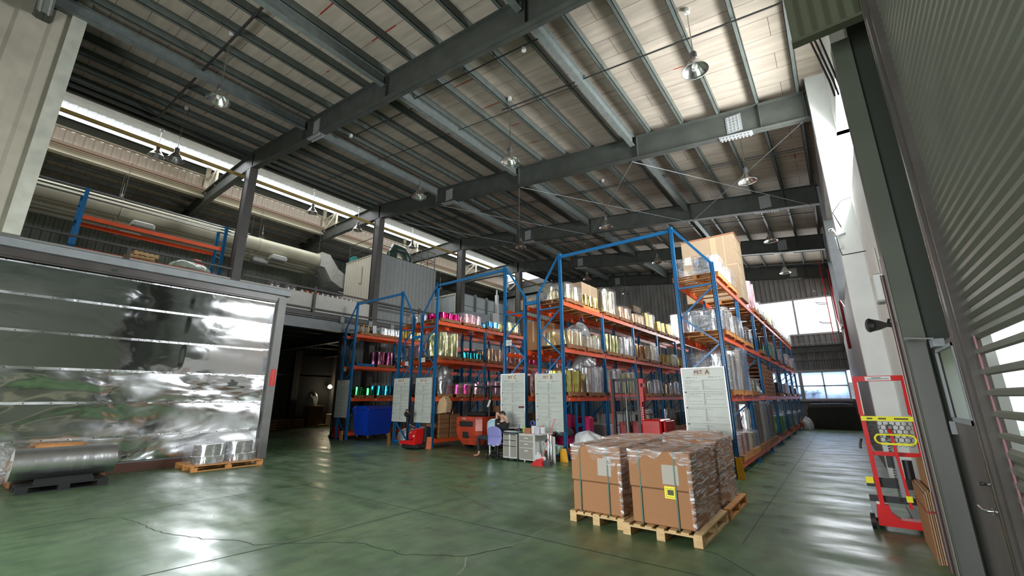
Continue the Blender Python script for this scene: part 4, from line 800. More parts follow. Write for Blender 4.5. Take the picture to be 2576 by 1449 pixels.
# --- rack C
cart(-8.0, 12.0, 4.61, .8, 1.0, .35, 'brown carton on the top level of the rack behind board PET C'); cart(-7.95, 12.2, 3.21, .85, 1.2, .95, 'large brown carton on the third level behind board PET C', 'card'); cart(-7.95, 14.8, 3.21, .85, 1.2, .9, 'second large brown carton on the third level behind board PET C', 'card')
load('C', 3, 13.5, 14.6, 'brown', .4, .18); load('C', 3, 14.8, 15.8, 'gold', .4, .18); load('C', 2, 16.3, 17.4, 'silver', .4, .18, True); load('C', 1, 10.8, 11.9, 'rose', .55, .19, False); load('C', 1, 12.1, 13.1, 'pink', .7, .19, True); load('C', 1, 13.5, 14.6, 'rose', .8, .2, True); load('C', 1, 14.9, 16, 'rose', .5, .2); load('C', 1, 16.3, 17.4, 'silver', .5, .2)
cart(-8.0, 11.5, .3, .7, .9, .9, 'brown carton on the bottom level behind board PET C'); load('C', 0, 13.5, 14.6, 'dark', .6, .2); load('C', 0, 16.3, 17.4, 'brown', .6, .2)
# --- rack D
load('D', 3, 10.75, 11.8, 'magenta', .24, .15, False, 'wood2'); load('D', 3, 12.0, 13.1, 'rose', .36, .15, True, 'wood3'); load('D', 3, 13.5, 14.2, 'blue', .26, .14, False); load('D', 3, 14.8, 15.8, 'lime', .4, .17, True); load('D', 3, 16.3, 17.3, 'silver', .35, .17); load('D', 3, 18.95, 20, 'silver', .35, .17)
load('D', 2, 10.7, 11.9, 'lime', .88, .2, True, 'wood2'); load('D', 2, 12.05, 13.15, 'teal', .22, .14, False); load('D', 2, 13.5, 14.5, 'bronze', .5, .17, True); load('D', 2, 14.8, 15.9, 'rose', .45, .17); load('D', 2, 16.3, 17.4, 'pink', .45, .17); load('D', 2, 19, 20, 'rose', .4, .17)
load('D', 1, 10.75, 11.45, 'dark', .45, .2, True, 'wood2'); load('D', 1, 11.7, 12.55, 'magenta', .34, .18, True); load('D', 1, 12.7, 13.25, 'rose', .4, .18, True, 'wood3'); load('D', 1, 13.5, 14.5, 'plum', .5, .18, True); load('D', 1, 14.8, 15.9, 'silver', .5, .18, True); load('D', 1, 16.3, 17.4, 'dark', .5, .2); load('D', 1, 19, 20, 'dark', .5, .2)
for k in range(5):
    for j in range(2):
        o = MB().bev(-.34, -.25, 0, .34, .25, .16, .01).obj('crate', M['wood2' if (k+j) % 2 else 'card'], label=f'brown crate, {ORD[k]} from below in the {["nearer", "farther"][j]} column left of the forklift', cat='crate', group='stack of brown crates left of the forklift'); o.location = (-11.95, 11.15+j*.56, .29+k*.165)
o = MB().prism([(-.2, 0), (.22, .06), (.27, .4), (.1, .62), (-.12, .5), (-.25, .2)], 'y', -.12, .12).obj('paper_sack', mk('beige paper sack', (.68, .48, .26), .7), label='beige paper sack standing beside board PET D', cat='sack'); o.location = (-11.45, 10.95, .62+.2); o.location.z = 1.13
roll(-11.9, 11.5, 1.12, 'pale', .07, .24, 'small pale roll standing on the crates left of the forklift', None); roll(-11.8, 11.75, 1.12, 'brown', .09, .16, 'short brown roll standing on the crates left of the forklift', None)
for k in range(4): roll(-11.9, 12.6+k*.4, .35, 'blue' if k % 2 else 'dark', .16, .55, ORD[k]+' dark blue or smoked roll behind the crates left of the forklift', 'dark blue rolls behind the crates')
cart(-11.95, 14.6, .35, .8, .8, 1.0, 'brown carton behind the forklift on the bottom level of the PET D rack', 'card')
# --- rack E
load('E', 3, 10.9, 11.9, 'silver', .3, .17, True); load('E', 3, 12.1, 13.1, 'gold', .35, .17); load('E', 2, 10.9, 11.9, 'plum', .5, .2, True); load('E', 2, 13.5, 14.6, 'plum', .5, .2); load('E', 1, 10.9, 11.9, 'dark', .4, .2, True); load('E', 1, 13.5, 14.6, 'dark', .4, .2)
lump('plastic_bag', M['film_gy'], (-13.3, 11.0, 0), .38, .35, .62, 31, label='grey clear plastic bag heaped under the board PET E', cat='bag')
# --- rack F
load('F', 3, 11.95, 13.2, 'silver', .3, .2, True, 'wood2'); load('F', 2, 11.85, 12.8, 'plum', .58, .2, False); load('F', 1, 10.8, 11.25, 'green', .34, .19, False); load('F', 1, 11.35, 11.75, 'green', .3, .15, False); load('F', 1, 11.95, 12.8, 'teal', .42, .2, False); load('F', 3, 13.5, 14.6, 'gold', .5, .18); load('F', 2, 13.5, 14.6, 'dark', .5, .18); load('F', 1, 13.5, 14.6, 'dark', .5, .18)
pallet(-17.3, 11.25, 3.08, .85, .9, 'blue', 'blue plastic pallet on the third level of the leftmost floor rack'); pallet(-17.3, 11.4, 4.48, .85, 1.1, 'wood2', 'brown pallet on the top level of the leftmost floor rack')
ch = empty('small_cart', (-17.05, 11.1, 4.61), 0, 'small wooden legged stool frame on top of the leftmost floor rack', 'stool')
MB().box(-.15, -.15, .3, .15, .15, .34).obj('seat', M['wood2'], ch)
for x in (-.13, .13):
    for y in (-.13, .13): MB().box(x-.02, y-.02, 0, x+.02, y+.02, .3).obj('leg', M['wood'], ch)
o = MB().box(-.01, -.2, 0, .01, .2, .36).obj('white_sheet', M['paper'], label='tilted white sheet beside the silver rolls on top of the leftmost floor rack', cat='sheet'); o.location = (-16.95, 11.6, 4.63); o.rotation_euler = (.15, 0, .6)
# bagged loads with open tops
for k, (x, y, z, rx, h, lab) in enumerate(((-6.5, 12.5, 1.83+.75, .32, .45, 'loose grey film bag above silver rolls, second level, PET B rack'), (-6.6, 12.3, 3.6, .3, .45, 'loose clear film bag on the third level of the PET B rack'), (-11.9, 11.1, 2.28, .3, .55, 'crumpled clear film bag on the second level of the PET D rack'))):
    lump('plastic_bag', M['film_gy'], (x, y, z), rx, rx, h, 40+k, .25, label=lab, cat='bag')
# ================================================================== FRONT PALLETS OF WRAPPED CARTONS
M['strap'] = mk('green strapping', (.045, .12, .075), .4); M['label_y'] = mk('yellow sticker', (.90, .82, .02), .5); M['label_p'] = mk('grey paper label', (.42, .38, .32), .6); M['ink'] = mk('dark ink', (.08, .075, .03), .6); M['seam'] = mk('card seam shadow gap', (.13, .07, .035), .9)
def wrapmat2():
    m = bpy.data.materials.new('tight stretch film'); m.use_nodes = True; nt = m.node_tree; N = nt.nodes; L = nt.links; N.remove(N['Principled BSDF'])
    t = N.new('ShaderNodeBsdfTransparent'); g = N.new('ShaderNodeBsdfGlossy'); g.inputs['Roughness'].default_value = .17; d = N.new('ShaderNodeBsdfDiffuse'); d.inputs['Color'].default_value = (.88, .84, .86, 1)
    tc = N.new('ShaderNodeTexCoord'); n = N.new('ShaderNodeTexNoise'); mp = N.new('ShaderNodeMapping'); mp.inputs['Rotation'].default_value = (.35, -.3, .5); mp.inputs['Scale'].default_value = (1.2, 1.0, 9); n.inputs['Scale'].default_value = 3.2; n.inputs['Detail'].default_value = 6; n.inputs['Distortion'].default_value = 1.1
    L.new(tc.outputs['Object'], mp.inputs['Vector']); L.new(mp.outputs['Vector'], n.inputs['Vector'])
    bp = N.new('ShaderNodeBump'); bp.inputs['Distance'].default_value = .045; L.new(n.outputs['Fac'], bp.inputs['Height']); L.new(bp.outputs['Normal'], g.inputs['Normal'])
    r = N.new('ShaderNodeMapRange'); r.inputs['From Min'].default_value = .45; r.inputs['From Max'].default_value = .63; r.inputs['To Min'].default_value = .07; r.inputs['To Max'].default_value = .72; L.new(n.outputs['Fac'], r.inputs['Value'])
    a = N.new('ShaderNodeMixShader'); a.inputs[0].default_value = .42; L.new(g.outputs[0], a.inputs[1]); L.new(d.outputs[0], a.inputs[2])
    c = N.new('ShaderNodeMixShader'); L.new(r.outputs['Result'], c.inputs[0]); L.new(t.outputs[0], c.inputs[1]); L.new(a.outputs[0], c.inputs[2]); L.new(c.outputs[0], N['Material Output'].inputs['Surface']); return m
M['wrap2'] = wrapmat2()
def fine_panel(b, p, u, v, nu, nv, amp, ph=0):
    p, u, v = Vector(p), Vector(u), Vector(v); n = u.cross(v).normalized(); vs = []
    for j in range(nv+1):
        for i in range(nu+1):
            s, t = i/nu, j/nv; e = 1 if 0 < i < nu and 0 < j < nv else 0
            vs.append(p+u*s+v*t+n*amp*e*(math.sin(9*s+14*t+ph)+.6*math.sin(23*s-11*t+ph)+.5*math.sin(31*t+5*s)))
    b.add(vs, [(j*(nu+1)+i, j*(nu+1)+i+1, (j+1)*(nu+1)+i+1, (j+1)*(nu+1)+i) for j in range(nv) for i in range(nu)], True)
def stack(x0, y0, x1, y1, z0, z1, label, straps=True, sticker=False, lab=True, front=.18, zm=None, right=True):
    w, d, h = x1-x0, y1-y0, z1-z0; t = empty('wrapped_carton', (x0, y0, z0), 0, label, 'carton', None); zm = zm or h*.52
    MB().bev(0, 0, 0, w, d, zm, .012).obj('carton_tray', M['card'], t)
    MB().bev(-.012, -.012, zm-.03, w+.012, d+.012, h, .012).obj('carton_lid', M['card'], t)
    MB().box(-.014, -.0135, zm-.036, w+.014, -.011, zm-.028).box(w+.011, 0, zm-.036, w+.0135, d, zm-.028).obj('lid_edge_shadow', M['seam'], t)  # dark strip paints the shadow line under the lid
    if straps:
        for f in (.16, .74):
            b = MB(); xx = w*f; b.box(xx, -.0165, -.03, xx+.018, -.0125, h+.004).box(xx, -.016, h+.001, xx+.018, d+.016, h+.005); b.obj('strap', M['strap'], t)
    if lab:
        l = MB().box(w*.55, -.0145, h*.56, w*.55+.2, -.0125, h*.82).obj('paper_label', M['label_p'], t)
    if sticker:
        l = MB().box(w*.57, -.0148, h*.375, w*.57+.145, -.0126, h*.535).obj('yellow_sticker', M['label_y'], t); q = MB(); X = w*.57; Z = h*.375
        q.box(X+.035, -.0155, Z+.04, X+.11, -.0147, Z+.10); q.box(X+.018, -.0153, Z+.112, X+.127, -.0147, Z+.116); q.box(X+.018, -.0153, Z+.018, X+.127, -.0147, Z+.022); q.box(X+.018, -.0153, Z+.018, X+.021, -.0147, Z+.116); q.box(X+.124, -.0153, Z+.018, X+.127, -.0147, Z+.116); q.obj('sticker_print', M['ink'], l)
    b = MB(); o = .02
    fine_panel(b, (-o, -o, h+.008), (w+2*o, 0, 0), (0, d+2*o, 0), 40, 40, .004)
    fine_panel(b, (w+o, -o, -.05), (0, d+2*o, 0), (0, 0, h+.06), 30, 30, .004, 1)
    fine_panel(b, (-o, d+o, -.05), (0, -d-2*o, 0), (0, 0, h+.06), 16, 16, .003, 2)
    # ragged film edge hanging over the front
    vs = []; n = 40
    for i in range(n+1): s = i/n; vs += [(-o+(w+2*o)*s, -o-.001, h+.008), (-o+(w+2*o)*s, -o-.001, h-front*h*(.55+.35*math.sin(7*s+x0*5)+.3*math.sin(17*s)) if s < .93 else -.03)]
    b.add(vs, [(2*i, 2*i+1, 2*i+3, 2*i+2) for i in range(n)], True)
    b.obj('stretch_film', M['wrap2'], t); return t
def big_pallet(x0, y0, x1, y1, m, label, **k):
    w, d = x1-x0, y1-y0; t = empty('wooden_pallet', ((x0+x1)/2, (y0+y1)/2, 0), 0, label, 'pallet', None)
    n = 7
    for i in range(n): X = -w/2+.045+i*(w-.09)/(n-1); MB().box(X-.045, -d/2, .115, X+.045, d/2, .135).obj('deck_board', M[m], t)
    for y in (-d/2+.02, 0, d/2-.02): MB().box(-w/2, y-.02, .095, w/2, y+.02, .115).obj('cross_board', M[m], t)
    for x in (-w/2+.05, 0, w/2-.05):
        for y in (-d/2+.06, 0, d/2-.06): MB().box(x-.05, y-.06, .018, x+.05, y+.06, .095).obj('block', M[m], t)
        MB().box(x-.05, -d/2, 0, x+.05, d/2, .018).obj('bottom_board', M[m], t)
    return t
big_pallet(-2.47, 5.53, -1.52, 6.9, 'wood', 'pale wooden pallet in front, under the carton with the yellow sticker')
stack(-2.36, 5.62, -1.60, 6.78, .14, 1.0, 'film wrapped carton with the yellow sticker, nearest of the group', sticker=True)
big_pallet(-3.3, 5.65, -2.5, 6.9, 'wood', 'pale wooden pallet under the carton left of the yellow sticker')
stack(-3.26, 5.7, -2.53, 6.8, .14, 1.0, 'film wrapped carton with green straps, left of the one with the sticker', front=.3, zm=.42)
big_pallet(-2.5, 6.98, -1.5, 8.25, 'wood3', 'reddish wooden pallet behind the carton with the yellow sticker')
stack(-2.36, 7.05, -1.62, 8.15, .14, 1.03, 'wrapped carton on the reddish pallet, behind the one with the sticker', straps=False, lab=False)
big_pallet(-3.45, 6.98, -2.55, 8.25, 'wood3', 'wooden pallet hidden behind the left front carton')
stack(-3.4, 7.05, -2.6, 8.15, .14, 1.0, 'wrapped carton behind the left front carton with straps', straps=False, lab=False)
big_pallet(-2.9, 8.55, -2.0, 9.7, 'wood3', 'wooden pallet under the farthest wrapped carton of the group')
stack(-2.86, 8.6, -2.04, 9.6, .14, .99, 'farthest wrapped carton of the group, before the board PET A', straps=False, lab=False)
# ================================================================== SILVER ROLLS BY THE FOIL WALL
M['silver_big'] = film('satin silver film', (.80, .81, .82), .32, nb=.01)
t = empty('film_roll', (-12.62, 1.0, .47), 0, 'very large silver film roll lying on a black pallet before the mirror wall', 'film roll')
MB().cyl((0, 0, 0), .29, 1.45, 48, axis='y').obj('roll', M['silver_big'], t); MB().lathe((0, -.002, 0), [(.285, 0), (.09, 0)], 30, False, 'y').lathe((0, 1.452, 0), [(.285, 0), (.09, 0)], 30, False, 'y').obj('roll_end', M['roll_end'], t)
MB().lathe((0, -.03, 0), [(.09, 0), (.09, 1.52), (.07, 1.52), (.07, 0)], 24, True, 'y').obj('core', M['core'], t)
o = lump('draped_film', M['wrap'], (-12.75, .85, .18), .3, .34, .62, 50, label='clear film draped over the near end of the very large silver roll', cat='plastic film')
bp_ = MB(); w, d = 1.0, 1.25
for i in range(5): X = -w/2+.07+i*(w-.14)/4; bp_.box(X-.07, -d/2, .10, X+.07, d/2, .13)
for x in (-w/2+.06, 0, w/2-.06):
    for y in (-d/2+.08, 0, d/2-.08): bp_.box(x-.06, y-.08, .02, x+.06, y+.08, .10)
    bp_.box(x-.06, -d/2, 0, x+.06, d/2, .02)
o = bp_.obj('plastic_pallet', M['dark'], label='black plastic pallet under the very large silver roll', cat='pallet'); o.location = (-12.62, 1.72, 0)
MB().prism([(-.5, .131), (.5, .131), (.5, .17), (.28, .22), (.26, .15), (-.26, .15), (-.28, .22), (-.5, .17)], 'y', -.4, .4).obj('roll_cradle', M['dark'], label='dark cradle board keeping the very large silver roll from rolling', cat='cradle').location = (-12.62, 1.72, 0)
o = MB().lathe((0, 0, 0), [(.0, 0), (.36, 0), (.38, .13), (.33, .16), (0, .16)], 28).obj('wooden_disc', M['wood3'], label='orange brown wooden disc on end behind the very large silver roll', cat='disc'); o.location = (-13.3, 1.7, .62)
o = MB().bev(-.3, -.7, 0, .3, .7, .62, .02).obj('wooden_crate', M['wood2'], label='low brown crate behind the very large silver roll, under the wooden disc', cat='crate'); o.location = (-13.35, 1.75, 0)
big_pallet(-13.62, 3.85, -12.42, 5.42, 'wood3', 'orange wooden pallet with wrapped silver reels before the mirror wall')
for k, (x, y, r, h, z) in enumerate(((-12.9, 4.3, .36, .17, .135), (-12.9, 5.02, .36, .17, .135), (-13.3, 4.6, .3, .17, .135), (-12.95, 4.3, .32, .27, .305), (-12.95, 4.98, .32, .30, .305))):
    q = MB().cyl((0, 0, 0), r, h, 40); e = MB().lathe((0, 0, h), [(r*.97, .001), (r*.25, .001)], 30, False)
    tt = q.obj('film_reel', FM['silver'], label=['wide flat silver reel at the left on the orange pallet', 'wide flat silver reel at the right on the orange pallet', 'flat silver reel at the back of the orange pallet', 'upper left silver reel on the orange pallet by the mirror wall', 'upper right silver reel on the orange pallet by the mirror wall'][k], cat='film reel', group='silver reels on the orange pallet'); tt.location = (x, y, z)
    e.obj('reel_end', M['roll_end'], tt); MB().lathe((0, 0, h), [(r*.25, -.04), (r*.25, .004), (r*.2, .004), (r*.2, -.04)], 20).obj('core', M['core'], tt)
wrap(-13.0, 4.63, .13, 1.12, 1.5, .52, 'clear film tented over the silver reels on the orange pallet', 61)
# ================================================================== BOARDS
M['board_w'] = mk('enamelled notice board', (.60, .64, .58), .35, noise=.04); M['ink2'] = mk('marker ink', (.05, .06, .06), .6); M['ink_k'] = mk('black print', (.02, .02, .02), .6); M['alu'] = mk('aluminium trim', (.6, .62, .64), .3, metal=.8); M['sticker'] = mk('cream sticker', (.75, .66, .55), .5)
def board(L_, x0, x1, z0, z1, seed):
    R = random.Random(seed); w, h = x1-x0, z1-z0
    t = empty('notice_board', ((x0+x1)/2, 10.5, z0), 0, f'white stock list board headed PET {L_}, hung on the rack end', 'notice board', None)
    MB().box(-w/2, -.012, 0, w/2, .012, h).obj('board_panel', M['board_w'], t)
    MB().box(-w/2-.012, -.018, 0, -w/2, .018, h).box(w/2, -.018, 0, w/2+.012, .018, h).box(-w/2-.012, -.018, -.012, w/2+.012, .018, 0).box(-w/2-.012, -.018, h, w/2+.012, .018, h+.012).obj('frame', M['alu'], t)
    MB().box(-.2, -.014, h-.17, .03, -.012, h-.03).box(.04, -.014, h-.17, .17, -.012, h-.03).obj('title_sticker', M['sticker'], t)
    text('PET', .115, 'title_lettering', M['ink_k'], t, (-.09, -.0145, h-.10), (PI/2, 0, 0)); text(L_, .15, 'title_lettering', M['ink_k'], t, (.105, -.0145, h-.10), (PI/2, 0, 0))
    for xx, s in ((-w/4-.02, 'ITEM NO    W    M'), (w/4, 'ITEM NO    W    M')): text(s, .03, 'column_heading', M['ink_k'], t, (xx, -.0135, h-.215), (PI/2, 0, 0), .001)
    b = MB(); c = MB(); rows = [h-.235, h*.655, h*.43, h*.2]
    for q, zt_ in enumerate(rows):
        zb_ = rows[q+1] if q+1 < len(rows) else .02
        if q: b.box(-w/2+.03, -.0135, zt_, w/2-.01, -.012, zt_+.005); b.box(-w/2+.03, -.0135, zt_-.03, w/2-.01, -.012, zt_-.027); b.box(-w/2+.03, -.0137, zt_-.028, -w/2+.07, -.012, zt_-.004)
        for side in (-1, 1):
            a0, a1 = (-w/2+.06, -.03) if side < 0 else (.02, w/2-.03); z = zt_-.055
            for xx in (a0, a1) if side < 0 else (a0,): b.box(xx, -.0133, zb_+.02, xx+.002, -.012, zt_-.04)
            while z > zb_+.03:
                b.box(a0, -.0131, z-.0015, a1, -.012, z)
                c.box(a0-.028 if side > 0 else a1+.012, -.0135, z+.004, (a0-.028 if side > 0 else a1+.012)+.014, -.012, z+.018)
                if R.random() < .72:
                    x = a0+.01
                    while x < a1-.02 and R.random() < .93:
                        l = R.uniform(.006, .022); b.bar((x, -.0128, z+.006+R.uniform(0, .008)), (x+l, -.0128, z+.006+R.uniform(0, .012)), .0018, .005); x += l+R.uniform(.002, .014)
                z -= .034
    b.obj('handwriting', M['ink2'], t); c.obj('row_number', M['ink2'], t); return t
board('A', -2.95, -2.03, .78, 2.32, 1); board('B', -7.14, -6.24, .76, 2.34, 2); bc = board('C', -8.44, -7.54, .80, 2.38, 3); board('D', -12.5, -11.62, .84, 2.40, 4); board('E', -13.78, -12.86, .84, 2.42, 5); board('F', -17.8, -16.9, .90, 2.46, 6)
MB().box(.23, -.03, .58, .43, -.014, .63).obj('magnet', mk('dark red magnet', (.16, .01, .02), .5), bc)
for k, (x, y, z, w, lab) in enumerate(((-8.2, 10.572, 3.28, .24, 'white sheet with dark characters on the tall frame left of board PET C'), (-12.25, 10.572, 2.98, .22, 'white tag with dark characters above board PET D'), (-13.2, 10.572, 2.9, .2, 'white tag with dark characters above board PET E'), (-17.45, 10.572, 2.86, .2, 'white tag with dark characters above board PET F'))):
    t = empty('rack_tag', (x, y, z), 0, lab, 'tag', None); MB().box(-w/2, -.004, 0, w/2, 0, w*.75).obj('tag_sheet', M['paper'], t); b = MB()
    for q in range(4):
        c = -w*.36+q*w*.24
        for p, r in (((-.3, .9), (.3, .9)), ((0, 1), (0, 0)), ((-.35, .45), (.35, .5)), ((-.3, .0), (.35, .1))): b.bar((c+p[0]*w*.18, -.006, w*.3+p[1]*w*.22), (c+r[0]*w*.18, -.006, w*.3+r[1]*w*.22), .006, .002)
    b.obj('dark_characters', M['ink_k'], t)
b = MB()
for (x, y, z, k) in ((-16.88, 11.9, 1.63, 0), (-16.88, 12.6, 1.63, 1), (-11.58, 12.0, 1.63, 2), (-6.2, 10.8, 1.63, 3), (-6.2, 11.35, 1.63, 4), (-1.97, 11.1, 1.63, 5), (-1.97, 11.9, 1.63, 6)):
    o = MB().box(0, -.035 if k in (0, 2) else -.02, -.03, .003, .035 if k in (0, 2) else .02, .03).obj('beam_label', M['paper'], label=['small white label on the second beam of the leftmost floor rack', 'second small white label on the second beam of the leftmost floor rack', 'small white label on the second beam of the PET D rack', 'small white label near the front post on the second beam of the PET B rack', 'second small white label on the second beam of the PET B rack', 'small pale label near the front post on the rightmost rack beam', 'second pale label on the rightmost rack beam'][k], cat='label'); o.location = (x+.006, y, z)
# ================================================================== VEHICLES AND BINS
# reach truck mast
t = empty('reach_truck', (-4.95, 11.9, 0), .0, 'red reach truck with tall black mast between the two right hand racks', 'forklift truck')
for s in (-1, 1):
    MB().box(s*.37-.035, -.1, .25, s*.37+.035, .0, 2.2).obj('mast_channel', M['dark'], t)
MB().box(-.47, -.02, .25, -.405, .12, 2.18).box(.405, -.06, .25, .46, .14, 2.18).box(.46, -.06, 1.55, .52, .14, 1.95).box(.46, -.06, 2.05, .54, .14, 2.18).obj('mast_side_plate', M['red'], t)
[MB().box(-.34, -.04, z_, .34, .03, z_+.08).obj('crossbar', M['dark'], t) for z_ in (2.12, 1.62, 1.2)]; MB().box(-.34, -.05, 1.68, .34, -.03, 1.76).obj('red_crossbar', M['pipe_red'], t)
MB().cyl((0, -.02, .25), .06, 1.05, 18).cyl((0, -.02, 1.3), .03, .8, 14).obj('lift_cylinder', mk('grey cylinder', (.14, .16, .15), .3, metal=.5), t)
b = MB(); [b.box(sx*.12-.012, -.06, .9, sx*.12+.012, -.04, 2.1) for sx in (-1, 1)]; b.obj('lift_chain', M['black'], t)
MB().bev(.41, -.1, .12, .95, .85, 1.08, .04).bev(.98, -.0, .12, 1.05, .8, 1.06, .03).obj('body_panel', M['red'], t); MB().box(-.34, .15, .25, .38, .9, .98).obj('battery_cover', M['pipe_red'], t)
MB().box(-.5, -.12, .15, .5, .0, .27).obj('axle_beam', M['dark'], t)
MB().lathe((.6, .2, 1.2), [(.13, 0), (.15, .01), (.13, .02), (.11, .01), (.13, 0)], 24).cyl((.6, .2, 1.08), .02, .14, 10).obj('steering_wheel', M['black'], t)
b = MB(); [b.box(.465, -.075, .95+k*.06, .495, -.062, .985+k*.06) for k in range(8)]; b.box(.415, -.075, .95, .42, -.062, 1.42); b.obj('white_lettering', M['plastic_w'], t)
for s in (-1, 1): MB().cyl((s*.42-.04, .1, .11), .11, .09, 20, axis='x').obj('wheel', M['black'], t)
for s in (-1, 1): MB().box(s*.25-.05, -.2, .06, s*.25+.05, .3, .12).obj('fork', M['dark'], t)
# forklift counterweight
M['orange_red'] = mk('worn orange red paint', (.5, .055, .02), .32, noise=.3, nscale=4, coat=.4)
t = empty('forklift_truck', (-10.2, 11.2, 0), 0, 'orange red forklift truck seen from behind, left of the person in black', 'forklift truck')
def cw(z, s): # plan outline
    return [(-.66*s, -.05), (-.6*s, -.26*s), (-.46*s, -.38*s), (.40*s, -.38*s), (.6*s, -.26*s), (.66*s, -.05), (.66*s, .9), (-.66*s, .9)]
b = MB(); lv = [(.16, .62), (.30, .8), (.48, .95), (.62, 1), (.98, 1.0), (1.05, .97), (1.07, .9)]; vs = []
for z, s in lv: vs += [(x, y, z) for x, y in cw(z, s)]
b.add(vs, [(l*8+j, l*8+(j+1) % 8, l*8+8+(j+1) % 8, l*8+8+j) for l in range(len(lv)-1) for j in range(8)], False); b.add(vs[-8:], [tuple(range(8))]); b.add(vs[:8], [tuple(reversed(range(8)))])
b.obj('counterweight', M['orange_red'], t)
MB().bev(-.34, -.395, .74, .30, -.33, .93, .02).obj('air_slot', M['black'], t); MB().bev(-.2, -.375, .38, .10, -.30, .62, .02).obj('tow_recess', M['black'], t)
MB().box(-.44, -.392, .70, -.40, -.36, .97).box(-.44, -.392, .955, .38, -.36, .975).box(-.44, -.392, .695, .38, -.36, .71).box(.34, -.392, .7, .38, -.36, .97).obj('slot_rim', M['orange_red'], t)
text('TIAR', .085, 'rear_lettering', M['plastic_w'], t, (-.12, -.392, 1.0), (PI/2, 0, 0), .003)
MB().bev(-.45, .05, 1.05, .45, .8, 1.2, .05).obj('seat_deck', M['black'], t)
for sx in (-1, 1):
    MB().bar((sx*.5, .2, 1.05), (sx*.48, .35, 2.05), .06).obj('cage_post', M['dark'], t); MB().bar((sx*.5, 1.5, .9), (sx*.48, 1.3, 2.05), .06).obj('cage_post', M['dark'], t)
    MB().cyl((sx*.5-.1, .35, .27), .27, .2, 24, axis='x').obj('wheel', M['black'], t); MB().cyl((sx*.52-.1, 1.6, .32), .32, .2, 24, axis='x').obj('wheel', M['black'], t)
b = MB(); b.box(-.5, .33, 2.05, .5, .39, 2.1).box(-.5, 1.27, 2.05, .5, 1.33, 2.1); [b.box(-.5+k*.2, .36, 2.05, -.46+k*.2, 1.3, 2.09) for k in range(6)]; b.obj('overhead_guard', M['dark'], t)
MB().bev(-.5, .9, .3, .5, 1.9, .75, .04).obj('chassis', M['orange_red'], t); MB().box(-.35, 1.95, .1, -.25, 2.05, 2.3).box(.25, 1.95, .1, .35, 2.05, 2.3).obj('mast_channel', M['dark'], t); MB().box(-.2, .65, 1.2, .2, .75, 1.6).obj('seat_back', M['black'], t)
o = MB().prism([(-.09, -.12), (.0, -.12), (.1, .1), (.02, .12)], 'y', -.003, .003).obj('hanging_tag', M['paper'], label='tilted white tag hanging over the forklift', cat='tag'); o.location = (-9.66, 11.33, 1.5)
# blue waste bin
M['binblue'] = mk('blue bin plastic', (.006, .06, .55), .35, coat=.3); 
t = empty('waste_bin', (-16.35, 11.45, 0), .08, 'large blue wheeled waste bin beside the leftmost floor rack', 'waste bin')
def tub(w0, d0, w1, d1, z0, z1):
    b = MB(); b.add([(-w0, -d0, z0), (w0, -d0, z0), (w0, d0, z0), (-w0, d0, z0), (-w1, -d1, z1), (w1, -d1, z1), (w1, d1, z1), (-w1, d1, z1)], [(3, 2, 1, 0), (0, 1, 5, 4), (1, 2, 6, 5), (2, 3, 7, 6), (3, 0, 4, 7), (4, 5, 6, 7)]); return b
tub(.40, .58, .52, .68, .2, 1.2).obj('bin_body', M['binblue'], t); MB().bev(-.55, -.72, 1.2, .55, .72, 1.27, .02).obj('rim', M['binblue'], t)
MB().prism([(-.54, 1.27), (.54, 1.27), (.35, 1.38), (-.35, 1.38)], 'y', -.7, .7).obj('lid', M['binblue'], t)
for x in (-.34, .34):
    for y in (-.5, .5): w_ = MB().cyl((x-.025, y, .09), .09, .05, 18, axis='x').obj('wheel', M['black'], t); MB().box(x-.035, y-.03, .09, x+.035, y+.03, .22).obj('fork', M['alu'], w_)
b = MB(); [b.tube([(x*.5-.0, -.72, .95), (x*.5, -.76, 1.0), (x*.5, -.72, 1.05)], .015, 8) for x in (-1, 1)]; b.obj('handle', M['binblue'], t)
# red stacker with tiller between the racks
t = empty('pallet_stacker', (-12.05, 10.12, 0), .12, 'small red and black powered pallet truck in front of board PET D', 'pallet truck')
MB().prism([(-.36, .17), (.33, .15), (.35, .30), (.36, .66), (.31, .68), (.27, .36), (.2, .29), (-.34, .27)], 'y', -.28, .1).obj('red_base', M['red'], t)
MB().bev(-.30, -.26, .03, .44, .3, .17, .03).bev(.1, .1, .17, .46, .4, .72, .04).obj('black_body', M['dark'], t)
MB().bev(-.14, -.16, .26, .14, .1, .60, .08).obj('motor_cover', M['red'], t)
MB().bar((-.22, -.05, .2), (-.25, -.1, 1.1), .05).obj('tiller', M['dark'], t); MB().cyl((-.25, -.16, 1.14), .09, .12, 16, axis='y').cyl((-.25, -.12, 1.25), .05, .05, 12).obj('tiller_head', M['black'], t)
MB().tube([(-.33, -.12, 1.2), (-.25, -.16, 1.27), (-.17, -.12, 1.2)], .012).obj('yellow_grip', M['yellow'], t); MB().cyl((.3, -.31, .44), .03, .02, 14, axis='y').obj('white_knob', M['plastic_w'], t)
MB().cyl((-.2, -.1, .08), .08, .08, 16, axis='x').cyl((.3, -.1, .08), .08, .08, 16, axis='x').obj('wheel', M['black'], t)
